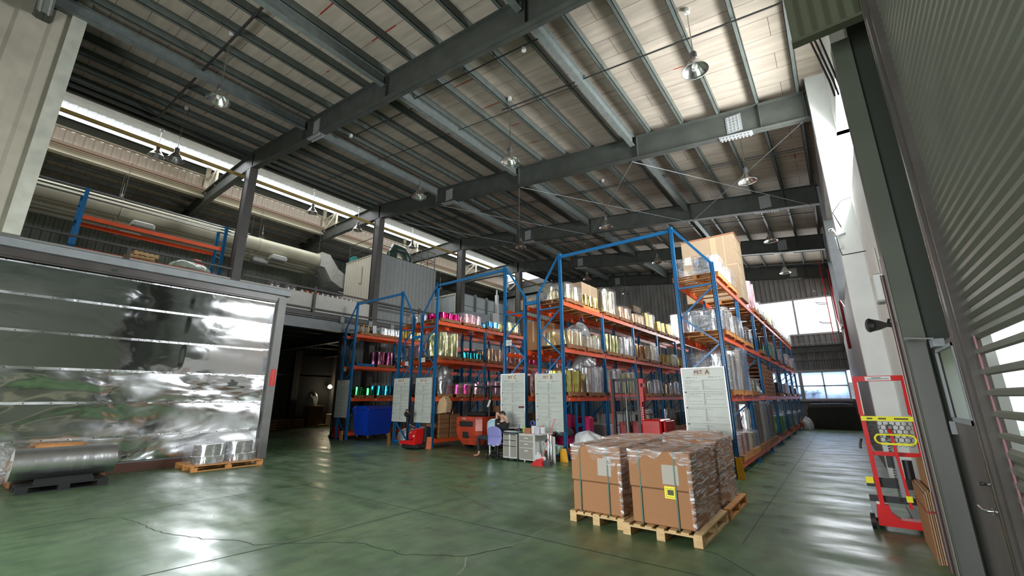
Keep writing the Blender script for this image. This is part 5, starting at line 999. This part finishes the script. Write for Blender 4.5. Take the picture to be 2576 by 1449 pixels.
# manual pallet jack
t = empty('pallet_jack', (-17.95, 10.55, 0), 0, 'hand pallet jack with silver tiller before board PET F', 'pallet jack')
MB().bar((0, 0, .2), (-.02, -.05, .85), .045).obj('tiller', M['chrome'], t); MB().tube([(-.1, -.05, .95), (-.1, -.05, .86), (.08, -.05, .86), (.08, -.05, .95), (-.1, -.05, .95)], .012).obj('loop_handle', M['dark'], t)
MB().cyl((-.11, -.02, .09), .09, .07, 18, axis='x').cyl((.05, -.02, .09), .09, .07, 18, axis='x').obj('steer_wheel', M['black'], t); MB().box(-.06, -.06, .1, .06, .1, .3).obj('pump', M['dark'], t)
MB().prism([(.12, .05), (.28, .05), (.25, .4), (.16, .5)], 'y', 0, .2).obj('red_frame', M['red'], t); [MB().box(x_, .1, .06, x_+.13, 1.2, .11).obj('fork', M['pipe_red'], t) for x_ in (-.25, .02)]
# dark bin under tarpaulin at the end
t = empty('covered_skip', (-.62, 29.3, 0), 0, 'dark covered waste skip at the far end of the aisle', 'skip')
M['tarp'] = mk('dark green black tarpaulin', (.022, .025, .018), .6, noise=.2, nscale=3)
b = MB(); b.prism([(-1.0, .0), (.9, .0), (1.06, 1.0), (1.02, 1.15), (-.98, 1.12), (-1.06, .95)], 'y', -.5, .9).obj('skip_body', M['tarp'], t)
MB().prism([(-1.02, 1.1), (1.05, 1.14), (.95, 1.28), (.55, 1.33), (-.9, 1.3)], 'y', -.45, 1.0).prism([(.3, 1.33), (.5, 1.2), (1.0, 1.2), (1.0, 1.16), (.45, 1.14), (.2, 1.32)], 'y', -.53, -.45).obj('skip_cover', mk('grey cover', (.10, .10, .10), .5), t)
MB().cyl((.4, -.4, .06), .06, .06, 12, axis='x').cyl((-.6, -.4, .06), .06, .06, 12, axis='x').obj('castor', M['black'], t)
# items under the mezzanine
cart(-26.6, 14.2, .16, .8, .9, 1.1, 'brown carton under the mezzanine, below the white sack', 'card', tape=False); pallet(-26.5, 14.3, 0, 1.0, 1.3, 'wood', 'pale pallet under the brown carton below the mezzanine'); lump('sack', M['film_w'], (-26.6, 14.0, 1.26), .35, .35, .8, 71, label='white sack standing on the brown carton under the mezzanine', cat='sack')
cart(-26.2, 13.0, 0, .7, .6, .5, 'low brown box beside the stacked pallets under the mezzanine', 'card', tape=False)
for k in range(4): pallet(-25.6, 11.6, k*.14, 1.1, 1.1, 'wood2', ['bottom', 'second', 'third', 'top'][k]+' brown pallet in the low stack under the mezzanine', 'low stack of pallets under the mezzanine', n=5)
o = MB().bev(-.3, -.3, 0, .3, .3, .75, .03).obj('white_tub', M['plastic_w'], label='white tub in the dark doorway under the mezzanine', cat='tub'); o.location = (-26.4, 15.45, 0); 
t = empty('wall_lamp', (-26.75, 15.25, 2.42), 0, 'small glowing lamp beside the dark doorway under the mezzanine', 'lamp'); MB().lathe((0, 0, 0), [(.0, -.1), (.12, -.04), (.14, .05), (.05, .16), (0, .18)], 16).obj('glowing_bulb', mk('lit bulb', (1, .85, .6), .5, emit=(1, .8, .5, 14)), t); MB().box(-.5, -.03, .15, .03, .03, .2).obj('bracket', M['dark'], t)
_l = bpy.data.lights.new('wall_lamp_light', 'POINT'); _l.energy = 28; _l.color = (1, .85, .62); _l.shadow_soft_size = .12; _lo = bpy.data.objects.new('wall_lamp_light', _l); COL.objects.link(_lo); _lo.location = (-26.45, 15.2, 2.42)
# ================================================================== DESK CORNER, PERSON
M['beige'] = mk('beige drawer front', (.33, .32, .27), .5); M['offw'] = mk('off white cabinet', (.62, .62, .58), .45)
t = empty('drawer_cabinet', (-7.57, 10.0, 0), 0, 'beige drawer desk unit with dark top beside the person', 'drawer cabinet')
MB().box(-.24, -.2, .06, .24, .32, .70).obj('cabinet_body', M['offw'], t); MB().bev(-.52, -.24, .70, .27, .36, .745, .01).obj('desk_top', M['dark'], t)
for k, (z0, z1) in enumerate(((.55, .68), (.40, .53), (.1, .38))):
    d = MB().box(-.21, -.215, z0, .21, -.2, z1).obj('drawer', M['beige'], t); MB().box(-.02, -.222, z0, .03, -.214, z1).obj('handle_strip', M['plastic_w'], d); MB().box(-.21, -.219, z1-.012, .21, -.213, z1+.008).obj('gap_shadow_strip', M['black'], d)  # black strip paints the shadow in the gap above each drawer
for x in (-.2, .2): MB().cyl((x, -.1, 0), .025, .06, 10).obj('foot', M['dark'], t)
t = empty('drawer_cabinet', (-7.0, 10.0, 0), 0, 'white three drawer cabinet with beige fronts, right of the desk unit', 'drawer cabinet')
MB().box(-.25, -.2, .05, .28, .38, .70).obj('cabinet_body', M['offw'], t); MB().bev(-.27, -.22, .70, .50, .40, .725, .008).obj('cabinet_top', M['offw'], t)
for k, (z0, z1) in enumerate(((.54, .67), (.37, .52), (.08, .35))):
    d = MB().box(-.23, -.212, z0, .2, -.2, z1).obj('drawer', M['beige'], t); MB().box(-.06, -.225, z1-.075, .06, -.212, z1-.05).obj('handle', M['plastic_w'], d)
for x in (-.1, .2): MB().cyl((x, -.15, 0), .02, .05, 10).obj('castor', M['plastic_w'], t)
def small(mb, name, m, loc, label, cat, rz=0, group=None):
    o = mb.obj(name, m, label=label, cat=cat, group=group); o.location = loc; o.rotation_euler = (0, 0, rz); return o
D = .726
small(MB().bev(-.1, -.08, 0, .1, .08, .14, .01), 'wooden_box', mk('orange brown box', (.40, .16, .08), .6), (-7.0, 9.9, D), 'small orange brown box on the white cabinet', 'box')
small(MB().bev(-.05, -.05, 0, .05, .05, .2, .01), 'white_carton', M['paper'], (-6.84, 9.92, D), 'white carton on the white cabinet, right of the brown box', 'box'); small(MB().bev(-.07, -.05, 0, .07, .05, .17, .01), 'lilac_carton', mk('lilac card', (.6, .55, .68), .5), (-6.7, 9.9, D), 'pale lilac carton on the white cabinet', 'box')
j = small(MB().bev(-.06, -.05, 0, .06, .05, .18, .02), 'white_jug', M['plastic_w'], (-6.56, 9.95, D), 'white plastic jug at the right end of the white cabinet', 'jug'); MB().cyl((0, 0, .18), .02, .03, 10).obj('cap', M['red'], j)
small(MB().lathe((0, 0, .0), [(.05, -.02), (.07, -.02), (.07, .02), (.05, .02), (.05, -.02)], 24, True, 'y'), 'tape_roll', mk('blue tape', (.03, .1, .45), .4), (-6.86, 9.9, D+.27), 'blue roll of tape standing on the white carton', 'tape')
small(MB().bev(-.04, -.03, 0, .04, .03, .18, .02), 'green_bottle', mk('lime plastic', (.35, .6, .12), .4), (-7.22, 10.0, D), 'lime green bottle behind the brown box', 'bottle')
c_ = small(MB().cyl((0, 0, 0), .045, .1, 16), 'pen_cup', M['dark'], (-7.4, 10.02, .746), 'black pen cup on the desk unit', 'cup'); 
for k in range(4): MB().bar((-.02+k*.013, 0, .05), (-.035+k*.025, .01, .19), .008).obj('pen', [M['blue'], M['red'], M['dark'], M['plastic_w']][k], c_)
small(MB().box(-.15, -.1, 0, .15, .1, .012), 'papers', M['paper'], (-7.7, 9.98, .746), 'sheets of white paper on the dark desk top', 'papers', .2); small(MB().box(-.16, -.1, 0, .16, .1, .01), 'cyan_folder', mk('pale cyan sheet', (.35, .62, .62), .4), (-7.45, 9.86, .746), 'pale cyan folder lying on the dark desk top', 'folder', .1)
# jug, tubes, broom, dustpan
j = small(MB().bev(-.09, -.07, 0, .09, .07, .22, .035).cyl((0, 0, .21), .03, .05, 14), 'plastic_canister', mk('milky plastic', (.68, .72, .74), .35), (-6.62, 9.78, 0), 'milky white plastic canister on the floor right of the cabinet', 'canister'); MB().cyl((0, 0, .26), .032, .02, 14).obj('cap', M['plastic_w'], j); MB().tube([(.03, 0, .25), (.08, 0, .24), (.085, 0, .15)], .012).obj('handle', M['plastic_w'], j)
for k in range(3):
    small(MB().cyl((0, 0, 0), .035, .72-.03*k, 16), 'film_tube', FM['silver'] if k < 2 else M['offw'], (-6.46+k*.075, 10.05+.02*k, 0), ['silver tube standing right of the white cabinet, leftmost of the trio', 'silver tube in the middle of the trio beside the white cabinet', 'off white tube, rightmost of the trio beside the white cabinet'][k], 'tube')
t = empty('dustpan', (-6.42, 9.55, 0), .15, 'red and black dustpan on the floor below the broom handle', 'dustpan'); MB().prism([(-.2, .0), (.12, .0), (.12, .02), (.05, .16), (-.05, .15), (-.2, .03)], 'y', -.1, .12).obj('pan', M['red'], t); MB().prism([(.06, .0), (.3, .0), (.28, .1), (.14, .13)], 'y', -.02, .16).obj('black_pan', M['dark'], t)
t = empty('broom', (-6.42, 9.62, .0), 0, 'broom with long pale red stick leaning before board PET B', 'broom'); MB().bar((.0, .03, .14), (.27, .3, 1.13), .02).obj('stick', mk('pale red plastic', (.70, .16, .16), .4), t); MB().bev(-.06, .03, .02, .1, .1, .2, .02).obj('brush', mk('pale bristles', (.7, .6, .6), .6), t)
small(MB().bev(-.15, -.12, 0, .15, .12, .2, .03), 'dark_bag', M['film_gy'], (-7.75, 10.1, .0), 'crumpled grey bag under the desk unit', 'bag')
# clutter between the cabinet and the PET B post
small(MB().box(-.18, -.01, 0, .18, .01, .3), 'white_sheet_stack', M['paper'], (-6.75, 10.45, .45), 'white papers leaning under board PET B', 'papers'); small(MB().prism([(-.28, .05), (.2, -.08), (.34, .12), (-.1, .16)], 'y', -.12, .12), 'mint_folder', mk('mint card', (.40, .62, .55), .5), (-6.55, 10.35, .28), 'mint green folder under board PET B', 'folder')
lump('plastic_bag', M['film_w'], (-5.75, 10.95, .33), .42, .3, .42, 77, .2, label='crumpled white plastic bag on the bottom beam at the foot of the PET B rack', cat='bag'); lump('plastic_bag', mk('grey black bag', (.08, .08, .09), .3, coat=.4), (-6.6, 10.95, .62), .3, .25, .3, 78, .2, label='dark grey bag behind the white bag at the PET B rack foot', cat='bag')
small(MB().bev(-.3, -.2, 0, .3, .2, .33, .02), 'grey_box', mk('grey box', (.45, .46, .5), .5), (-5.75, 10.95, 0), 'grey box under the crumpled white bag', 'box')
small(MB().bar((-.16, 0, 0), (.2, 0, .28), .02, .05), 'black_strap', M['dark'], (-6.5, 10.2, .5), 'dark strip leaning behind the broom', 'strip')
# chairs
M['lilac'] = mk('lilac blue shell', (.27, .27, .60), .45); M['sky'] = mk('pale blue covered shell', (.36, .52, .58), .25, coat=.5)
def shell(w, h, m, t, n='backrest'):
    b = MB(); R, C_ = 16, 12; vs = []
    for side in (0, 1):
        for j in range(R+1):
            z = j/R; hw = w*.5*min(1, (.80+.9*z*(1-z)*1.0))*(1 if z < .78 else math.sqrt(max(0.0004, 1-((z-.78)/.22)**2*.93)))*(1 if z > .08 else .9+z*1.25)
            for i in range(C_+1):
                u = -1+2*i/C_; vs.append((hw*u, side*.035+.10*(hw*u/w)**2+.05*math.sin(z*PI)*(1 if z < .5 else .6), z*h))
    k = (R+1)*(C_+1); q = lambda s_, j, i: s_*k+j*(C_+1)+i; f = []
    for j in range(R):
        for i in range(C_): f += [(q(0, j, i), q(0, j, i+1), q(0, j+1, i+1), q(0, j+1, i)), (q(1, j, i), q(1, j+1, i), q(1, j+1, i+1), q(1, j, i+1))]
        f += [(q(0, j, 0), q(0, j+1, 0), q(1, j+1, 0), q(1, j, 0)), (q(0, j, C_), q(1, j, C_), q(1, j+1, C_), q(0, j+1, C_))]
    for i in range(C_): f += [(q(0, 0, i), q(1, 0, i), q(1, 0, i+1), q(0, 0, i+1)), (q(0, R, i), q(0, R, i+1), q(1, R, i+1), q(1, R, i))]
    b.add(vs, f, True); return b.obj(n, m, t)
t = empty('swivel_chair', (-8.07, 9.86, 0), 0, 'lilac blue swivel chair under the person in black', 'chair')
o = shell(.5, .52, M['lilac'], t); o.location = (0, -.2, .37); MB().bev(-.24, -.17, .40, .24, .27, .45, .02).obj('seat', M['lilac'], t)
MB().cyl((0, .02, .08), .03, .33, 14).obj('column', M['dark'], t); MB().box(-.2, -.18, .38, .2, -.15, .42).box(-.05, -.18, .35, .05, .1, .39).box(-.17, -.16, .12, -.13, -.13, .38).obj('bracket', M['chrome'], t)
for k in range(5):
    a = k*2*PI/5+.3; c, s = math.cos(a), math.sin(a); l = MB().bar((0, .02, .1), (c*.3, .02+s*.3, .07), .04, .03).obj('leg', M['dark'], t); MB().cyl((c*.3-.015, .02+s*.3, .03), .03, .03, 12, axis='x').obj('castor', M['black'], l)
t = empty('swivel_chair', (-8.55, 10.35, 0), .5, 'pale blue film covered chair left of the person', 'chair')
o = shell(.46, .55, M['sky'], t); o.location = (0, -.2, .52); MB().bev(-.22, -.17, .42, .22, .25, .48, .02).obj('seat', M['sky'], t); MB().cyl((0, 0, .08), .03, .35, 14).obj('column', M['dark'], t)
for k in range(5):
    a = k*2*PI/5; c, s = math.cos(a), math.sin(a); l = MB().bar((0, 0, .1), (c*.27, s*.27, .07), .04, .03).obj('leg', M['dark'], t); MB().cyl((c*.27-.015, s*.27, .03), .03, .03, 12, axis='x').obj('castor', M['black'], l)
# person
def skin(name, verts, edges, radii, m, parent, root=0, sub=2):
    me = bpy.data.meshes.new(name); me.from_pydata(verts, edges, []); o = bpy.data.objects.new(name, me); COL.objects.link(o); o.parent = parent; me.materials.append(m)
    s = o.modifiers.new('skin', 'SKIN'); s.use_smooth_shade = True
    for i, v in enumerate(me.skin_vertices[0].data): r = radii[i]; v.radius = (r, r) if not isinstance(r, tuple) else r; v.use_root = (i == root)
    q = o.modifiers.new('sub', 'SUBSURF'); q.levels = sub; q.render_levels = sub; return o
P0 = Vector((-8.07, 9.95, 0))
pt = empty('person', P0, 0, 'person in black sitting on the lilac chair, hands clasped behind the head', 'person')
class SK:
    def __init__(s): s.v = []; s.e = []; s.r = []
    def p(s, co, r, link=None):
        s.v.append(tuple(Vector(co)-P0)); s.r.append(r)
        if link is not None: s.e.append((link, len(s.v)-1))
        return len(s.v)-1
k = SK()
pel = k.p((-8.08, 9.98, .55), .12); sp = k.p((-8.05, 9.97, .74), .105, pel); chs = k.p((-8.0, 9.97, .90), .115, sp); nk = k.p((-7.98, 9.97, 1.03), .045, chs); nk2 = k.p((-7.98, 9.97, 1.1), .045, nk)
def arm(sh, el, wr, hand_dir, tip):
    a = k.p(sh, .052, chs); u = k.p(tuple((Vector(sh)+Vector(el))/2), .045, a); b = k.p(el, .036, u); f = k.p(tuple((Vector(el)*.6+Vector(wr)*.4)), .036, b); w = k.p(wr, .023, f)
    hd = Vector(hand_dir).normalized(); pm_ = k.p(tuple(Vector(wr)+hd*.05), .026, w); side = hd.cross(Vector((0, 1, 0))).normalized()
    for q, (o_, l) in enumerate(((-.03, .065), (-.011, .075), (.009, .07), (.028, .055))):
        a1 = k.p(tuple(Vector(wr)+hd*.085+side*o_), .0095, pm_); a2 = k.p(tuple(Vector(wr)+hd*(.085+l*.55)+side*o_*1.1+Vector((0, .012, 0))), .0085, a1); k.p(tuple(Vector(wr)+hd*(.085+l)+side*o_+Vector((0, .035, 0))), .007, a2)
    t1 = k.p(tuple(Vector(wr)+hd*.03+side*.042), .0105, pm_); k.p(tuple(Vector(wr)+hd*.07+side*.06+Vector((0, .02, 0))), .009, t1)
arm((-8.17, 9.98, 1.0), (-8.17, 9.95, 1.25), (-7.97, 9.88, 1.16), (1, .15, -.35), 0); arm((-7.80, 9.98, .94), (-7.74, 9.87, 1.10), (-7.89, 9.88, 1.19), (-.9, .1, .1), 0)
def leg(hip, kn, an, toe):
    a = k.p(hip, .085, pel); b = k.p(tuple((Vector(hip)+Vector(kn))/2), .072, a); c = k.p(kn, .055, b); d = k.p(tuple(Vector(kn)*.6+Vector(an)*.4), .052, c); e = k.p(an, .033, d); f = k.p(tuple(Vector(an)+Vector((toe[0]*.05, toe[1]*.05, -.045))), .033, e); k.p(tuple(Vector(an)+Vector((toe[0]*.17, toe[1]*.17, -.055))), .026, f)
LG = [((-8.2, 9.97, .52), (-8.86, 9.92, .54), (-8.82, 9.93, .09), (-.5, -.85)), ((-8.12, 10.08, .52), (-8.72, 10.25, .54), (-8.62, 10.22, .09), (-.6, -.6))]
for a in LG: leg(*a)
skin('body', k.v, k.e, k.r, M['skin'], pt)
s = SK(); a = s.p((-8.08, 9.98, .54), .17); b = s.p((-8.05, 9.97, .74), .165, a); c = s.p((-8.0, 9.97, .9), .18, b); d = s.p((-7.985, 9.97, 1.03), .1, c)
e = s.p((-8.17, 9.98, 1.0), .085, c); s.p((-8.17, 9.965, 1.10), .07, e); e = s.p((-7.80, 9.98, .94), .085, c); s.p((-7.77, 9.93, 1.02), .07, e)
skin('black_shirt', s.v, s.e, s.r, mk('black cotton', (.012, .012, .014), .85), pt); MB().box(.03, -.147, .99-.05, .12, -.143, .965).obj('shirt_print', M['sticker'], pt)
s = SK(); a = s.p((-8.08, 9.98, .54), .14)
for hip, kn, an, toe in LG:
    h = s.p(hip, .1, a); b = s.p(tuple((Vector(hip)+Vector(kn))/2), .088, h); c = s.p(kn, .07, b); d = s.p(tuple(Vector(kn)*.5+Vector(an)*.5), .06, c); s.p(tuple(Vector(an)+Vector((0, 0, .05))), .05, d)
skin('dark_trousers', s.v, s.e, s.r, mk('dark grey trousers', (.028, .03, .036), .8), pt)
def head(c, r, parent):
    hd = MB(); prof = []; n = 24; m = 16; vs = []
    for j in range(m+1):
        th = PI*j/m; z = math.cos(th); rr = math.sin(th)
        for i in range(n):
            a = 2*PI*i/n; x = rr*math.sin(a)*.078; y = rr*math.cos(a)*.098; zz = z*.118
            if y > 0 and zz < 0: x *= 1-.25*(-zz/.118); y *= 1-.05*(-zz/.118)
            vs.append((x, y, zz))
    hd.add(vs, [(j*n+i, j*n+(i+1) % n, (j+1)*n+(i+1) % n, (j+1)*n+i) for j in range(m) for i in range(n)], True)
    h = hd.obj('head', M['skin'], parent); h.location = Vector(c)-P0
    MB().add([(0, .115, -.02), (-.014, .092, -.03), (.014, .092, -.03), (0, .09, .015)], [(0, 1, 2), (0, 3, 1), (0, 2, 3), (1, 3, 2)], True).obj('nose', M['skin'], h)
    for sx in (-1, 1):
        MB().lathe((sx*.03, .083, .005), [(0, -.011), (.008, -.007), (.011, 0), (.008, .007), (0, .011)], 12, True).obj('eye', M['plastic_w'], h); MB().lathe((sx*.078, 0, -.01), [(0, -.03), (.012, -.02), (.015, 0), (.012, .02), (0, .03)], 12).obj('ear', M['skin'], h)
    MB().bar((-.024, .088, -.055), (.024, .088, -.055), .01, .008).obj('mouth', mk('lips', (.45, .15, .13), .5), h)
    hr = MB(); vs = []
    for j in range(9):
        th = PI*.60*j/8; z = math.cos(th); rr = math.sin(th)
        for i in range(n):
            a = 2*PI*i/n; front = max(0, math.cos(a)); cut = 1-.45*front*(j/8); t_ = th*cut; vs.append((math.sin(t_)*math.sin(a)*.088, math.sin(t_)*math.cos(a)*.108-.004, math.cos(t_)*.130))
    hr.add(vs, [(j*n+i, j*n+(i+1) % n, (j+1)*n+(i+1) % n, (j+1)*n+i) for j in range(8) for i in range(n)], True); hr.obj('hair', mk('black hair', (.012, .009, .008), .5), h); return h
head((-7.975, 9.985, 1.175), .1, pt)
# ================================================================== HAND STACKER BY THE RIGHT WALL
t = empty('hand_stacker', (.33, 7.7, 0), 0, 'red and yellow hand operated lift truck by the right wall', 'lift truck'); R_, Y_ = M['red'], M['yel']
def P(mb, n, m, par=None): return mb.obj(n, m, par or t)
P(MB().box(-.18, -.03, 1.86, .36, .01, 1.93), 'top_bar', R_); P(MB().box(-.05, -.034, 1.868, .22, -.03, 1.922), 'white_label', M['plastic_w']); P(MB().box(-.03, -.0355, 1.885, .2, -.034, 1.892).box(.02, -.0355, 1.9, .12, -.034, 1.908), 'label_print', M['ink2'])
P(MB().bar((-.165, -.01, 1.9), (-.165, .0, 1.42), .05), 'upper_mast', R_); P(MB().bar((.34, -.01, 1.9), (.34, .0, 1.42), .05), 'upper_mast', R_); P(MB().bar((-.138, -.03, 1.85), (-.138, -.02, 1.42), .012), 'white_strip', M['sticker'])
P(MB().box(-.18, -.04, 1.34, .36, .0, 1.40), 'yellow_bar', Y_); P(MB().box(-.12, -.042, 1.36, -.06, -.04, 1.38).box(.0, -.042, 1.36, .08, -.04, 1.38).box(.16, -.042, 1.36, .3, -.04, 1.38), 'bar_print', M['ink']); P(MB().bar((-.17, -.02, 1.38), (-.15, -.02, 1.02), .02), 'yellow_edge', Y_)
b = MB(); r = .032
for i in range(8):
    for j in range(6):
        x = -.12+i*.062; z = 1.31-j*.052; x += .031*(j % 2)
        if x > .34: continue
        for q in range(6):
            a0, a1 = PI/3*q+PI/6, PI/3*(q+1)+PI/6; b.bar((x+r*math.cos(a0), 0, z+r*math.sin(a0)), (x+r*math.cos(a1), 0, z+r*math.sin(a1)), .006, .004)
P(b, 'honeycomb_guard', M['dark'])
hp = [(-.03+.05*math.cos(a), 1.12+.055*math.sin(a)) for a in [PI/2+k*PI/6 for k in range(7)]]+[(.27+.05*math.cos(a), 1.12+.055*math.sin(a)) for a in [-PI/2+k*PI/6 for k in range(7)]]
P(MB().tube([(x, -.16, z) for x, z in hp+hp[:1]], .012, 10), 'loop_handle', Y_); P(MB().box(-.03, -.175, 1.05, .27, -.15, 1.075), 'handle_grip', Y_); P(MB().bar((.09, -.14, 1.2), (.13, -.14, .3), .03).bar((.09, -.14, 1.2), (.08, -.1, 1.24), .03), 'tiller', R_)
P(MB().bar((-.16, .0, 1.42), (-.14, .0, .08), .05, .07).bar((.36, 0, 1.42), (.36, 0, .08), .05, .07).box(-.16, -.02, .9, .38, .03, .95), 'mast_frame', R_)
P(MB().bar((.1, .04, 1.3), (.1, .04, .4), .07, .03), 'chain_guard', M['steel_lt']); b = MB(); [b.box(.04, .0, .35+q*.03, .06, .02, .37+q*.03) for q in range(28)]; P(b, 'lift_chain', M['black'])
P(MB().box(-.26, .03, .5, .38, .09, .62).box(-.26, .03, .32, .38, .09, .40), 'fork_carriage', M['dark']); P(MB().box(-.26, .02, .54, -.18, .03, .62).box(.1, -.16, .38, .16, -.14, .45), 'yellow_patch', Y_)
for x in (-.2, .2): P(MB().box(x-.05, .09, .07, x+.05, 1.2, .11), 'fork', M['dark'])
P(MB().prism([(-.22, .05), (.36, .05), (.36, .14), (.02, .14), (-.06, .2), (-.08, .3), (-.2, .3)], 'y', -.05, .12), 'base_frame', R_)
for x in (-.29, .3): w_ = P(MB().cyl((x, .0, .09), .09, .05, 26, axis='x'), 'wheel', M['black']); MB().cyl((x-.004, 0, .09), .05, .058, 20, axis='x').obj('hub', M['pipe_red'], w_)
P(MB().box(.0, .03, .75, .12, .15, .9).cyl((.2, .08, .6), .05, .25, 14), 'pump', M['dark']); P(MB().box(-.2, -.02, .28, -.12, -.01, .33), 'red_white_label', M['sticker'])
P(MB().tube([(-.22, -.02, 1.1), (-.24, -.05, 1.05), (-.25, -.04, .98)], .014), 'lever', M['dark'])
# flattened cartons leaning by the column
t = empty('flattened_cartons', (.52, 6.45, 0), 0, 'bundle of flattened brown cartons strapped upright beside the steel column', 'cartons')
for q in range(5): MB().box(-.012+q*.018, .0+q*.01, 0, .0+q*.018, .95-q*.04, .70-.02*abs(q-2)).obj('carton_sheet', M['card2' if q % 2 else 'card'], t)
MB().box(.06, .1, 0, .2, .8, .95).obj('carton_stack', M['card'], t); MB().box(-.016, -.002, .48, .1, .96, .495).obj('strap', M['pipe_red'], t)
# fixtures on the right wall
def fix(lab, cat, name, loc, rz=0): return empty(name, loc, rz, lab, cat)
t = fix('white bullet security camera on a bracket high on the white pilaster', 'security camera', 'security_camera', (.46, 12.05, 5.38)); t.scale = (.65,)*3; MB().bar((.0, .0, 0), (-.1, -.3, .12), .12, .12).obj('camera_body', M['plastic_w'], t); MB().cyl((-.10, -.32, .1), .045, .02, 14, axis='y').obj('lens', M['black'], t); MB().bar((0, 0, -.08), (.3, .05, .0), .05).obj('bracket', M['steel_lt'], t); MB().bar((.02, -.05, -.12), (.05, -.1, -.6), .09).obj('second_camera_body', M['plastic_w'], t)
t = fix('grey horn loudspeaker beside the steel column', 'loudspeaker', 'horn_speaker', (.54, 6.4, 2.45), -1.1); t.scale = (.62,)*3; MB().lathe((0, 0, 0), [(.13, -.30), (.12, -.28), (.09, -.15), (.04, -.02), (.05, .1), (0, .12)], 24, True, 'y').obj('horn', M['steel_col'], t); MB().lathe((0, 0, 0), [(.125, -.29), (.06, -.1), (0, -.08)], 24, True, 'y').obj('throat', M['black'], t); MB().bar((0, 0, 0), (.07, 0, .1), .03).obj('bracket', M['dark'], t)
t = fix('pale metal box lamp on the pipe above the horn loudspeaker', 'wall lamp', 'box_lamp', (.56, 6.5, 2.72)); MB().bev(-.06, -.14, 0, .06, .1, .34, .015).obj('housing', M['fascia'], t); MB().box(-.05, -.15, .02, .05, -.14, .32).obj('lamp_face', M['plastic_w'], t)
o = MB().tube([(0, 0, 0), (0, 0, 3.0)], .018, 12).obj('down_pipe', mk('purple brown pipe', (.13, .09, .085), .35, metal=.4), label='purple brown vertical pipe in front of the white wall beside the column', cat='pipe'); o.location = (.575, 6.25, 0)
o = MB().tube([(0, 0, 0), (0, 0, 3.4)], .012, 8).obj('conduit', M['creamlt'], label='thin cream conduit running down beside the purple brown pipe', cat='conduit'); o.location = (.585, 6.5, 0)
o = MB().tube([(.0, 0, .0), (.0, -.15, -.35), (.02, -.3, -.55), (.2, -.5, -.6), (.4, -.6, -.62)], .012, 6).obj('cable', M['dark'], label='dark cable looping below the security camera', cat='cable'); o.location = (.48, 11.95, 5.3)
o = MB().tube([(-.2, 0, .1), (-.3, 0, .5), (-.1, 0, .75), (.2, 0, .8)], .012, 6).obj('cable', M['dark'], label='dark cable curling above the security camera', cat='cable'); o.location = (.8, 11.95, 5.4)
# red pipework on the far right wall
PR = M['pipe_red']
o = MB().tube([(0, 0, 9.0), (0, 0, 6.0), (.0, -2, 5.4), (.0, -4, 4.9), (.0, -7, 4.6)], .05, 12).obj('sprinkler_pipe', PR, label='dark red pipe running down and along the right wall at the far end', cat='pipe'); o.location = (.48, 30.2, 0)
o = MB().tube([(0, 0, 5.2), (0, 0, 3.6), (.0, -.2, 3.4)], .05, 12).obj('sprinkler_pipe', PR, label='dark red down pipe ending above the lift truck', cat='pipe'); o.location = (.49, 20.0, 0)
t = empty('wall_ladder', (.25, 28.8, 0), 0, 'thin red caged ladder on the right wall before the end windows', 'ladder'); MB().bar((-.12, -.2, 4.6), (-.12, -.2, 9.2), .04).obj('rail', M['red'], t); MB().bar((-.12, .2, 4.6), (-.12, .2, 9.2), .04).obj('rail', M['red'], t); b = MB(); [b.bar((-.12, -.2, 4.7+q*.3), (-.12, .2, 4.7+q*.3), .03) for q in range(15)]; b.obj('rung', PR, t)
for z in (5.6, 6.7, 7.4): MB().tube([(-.12, -.2, z), (-.5, -.25, z+.05), (-.65, 0, z+.15), (-.5, .25, z+.05), (-.12, .2, z)], .018, 6).obj('cage_hoop', M['steel'], t)
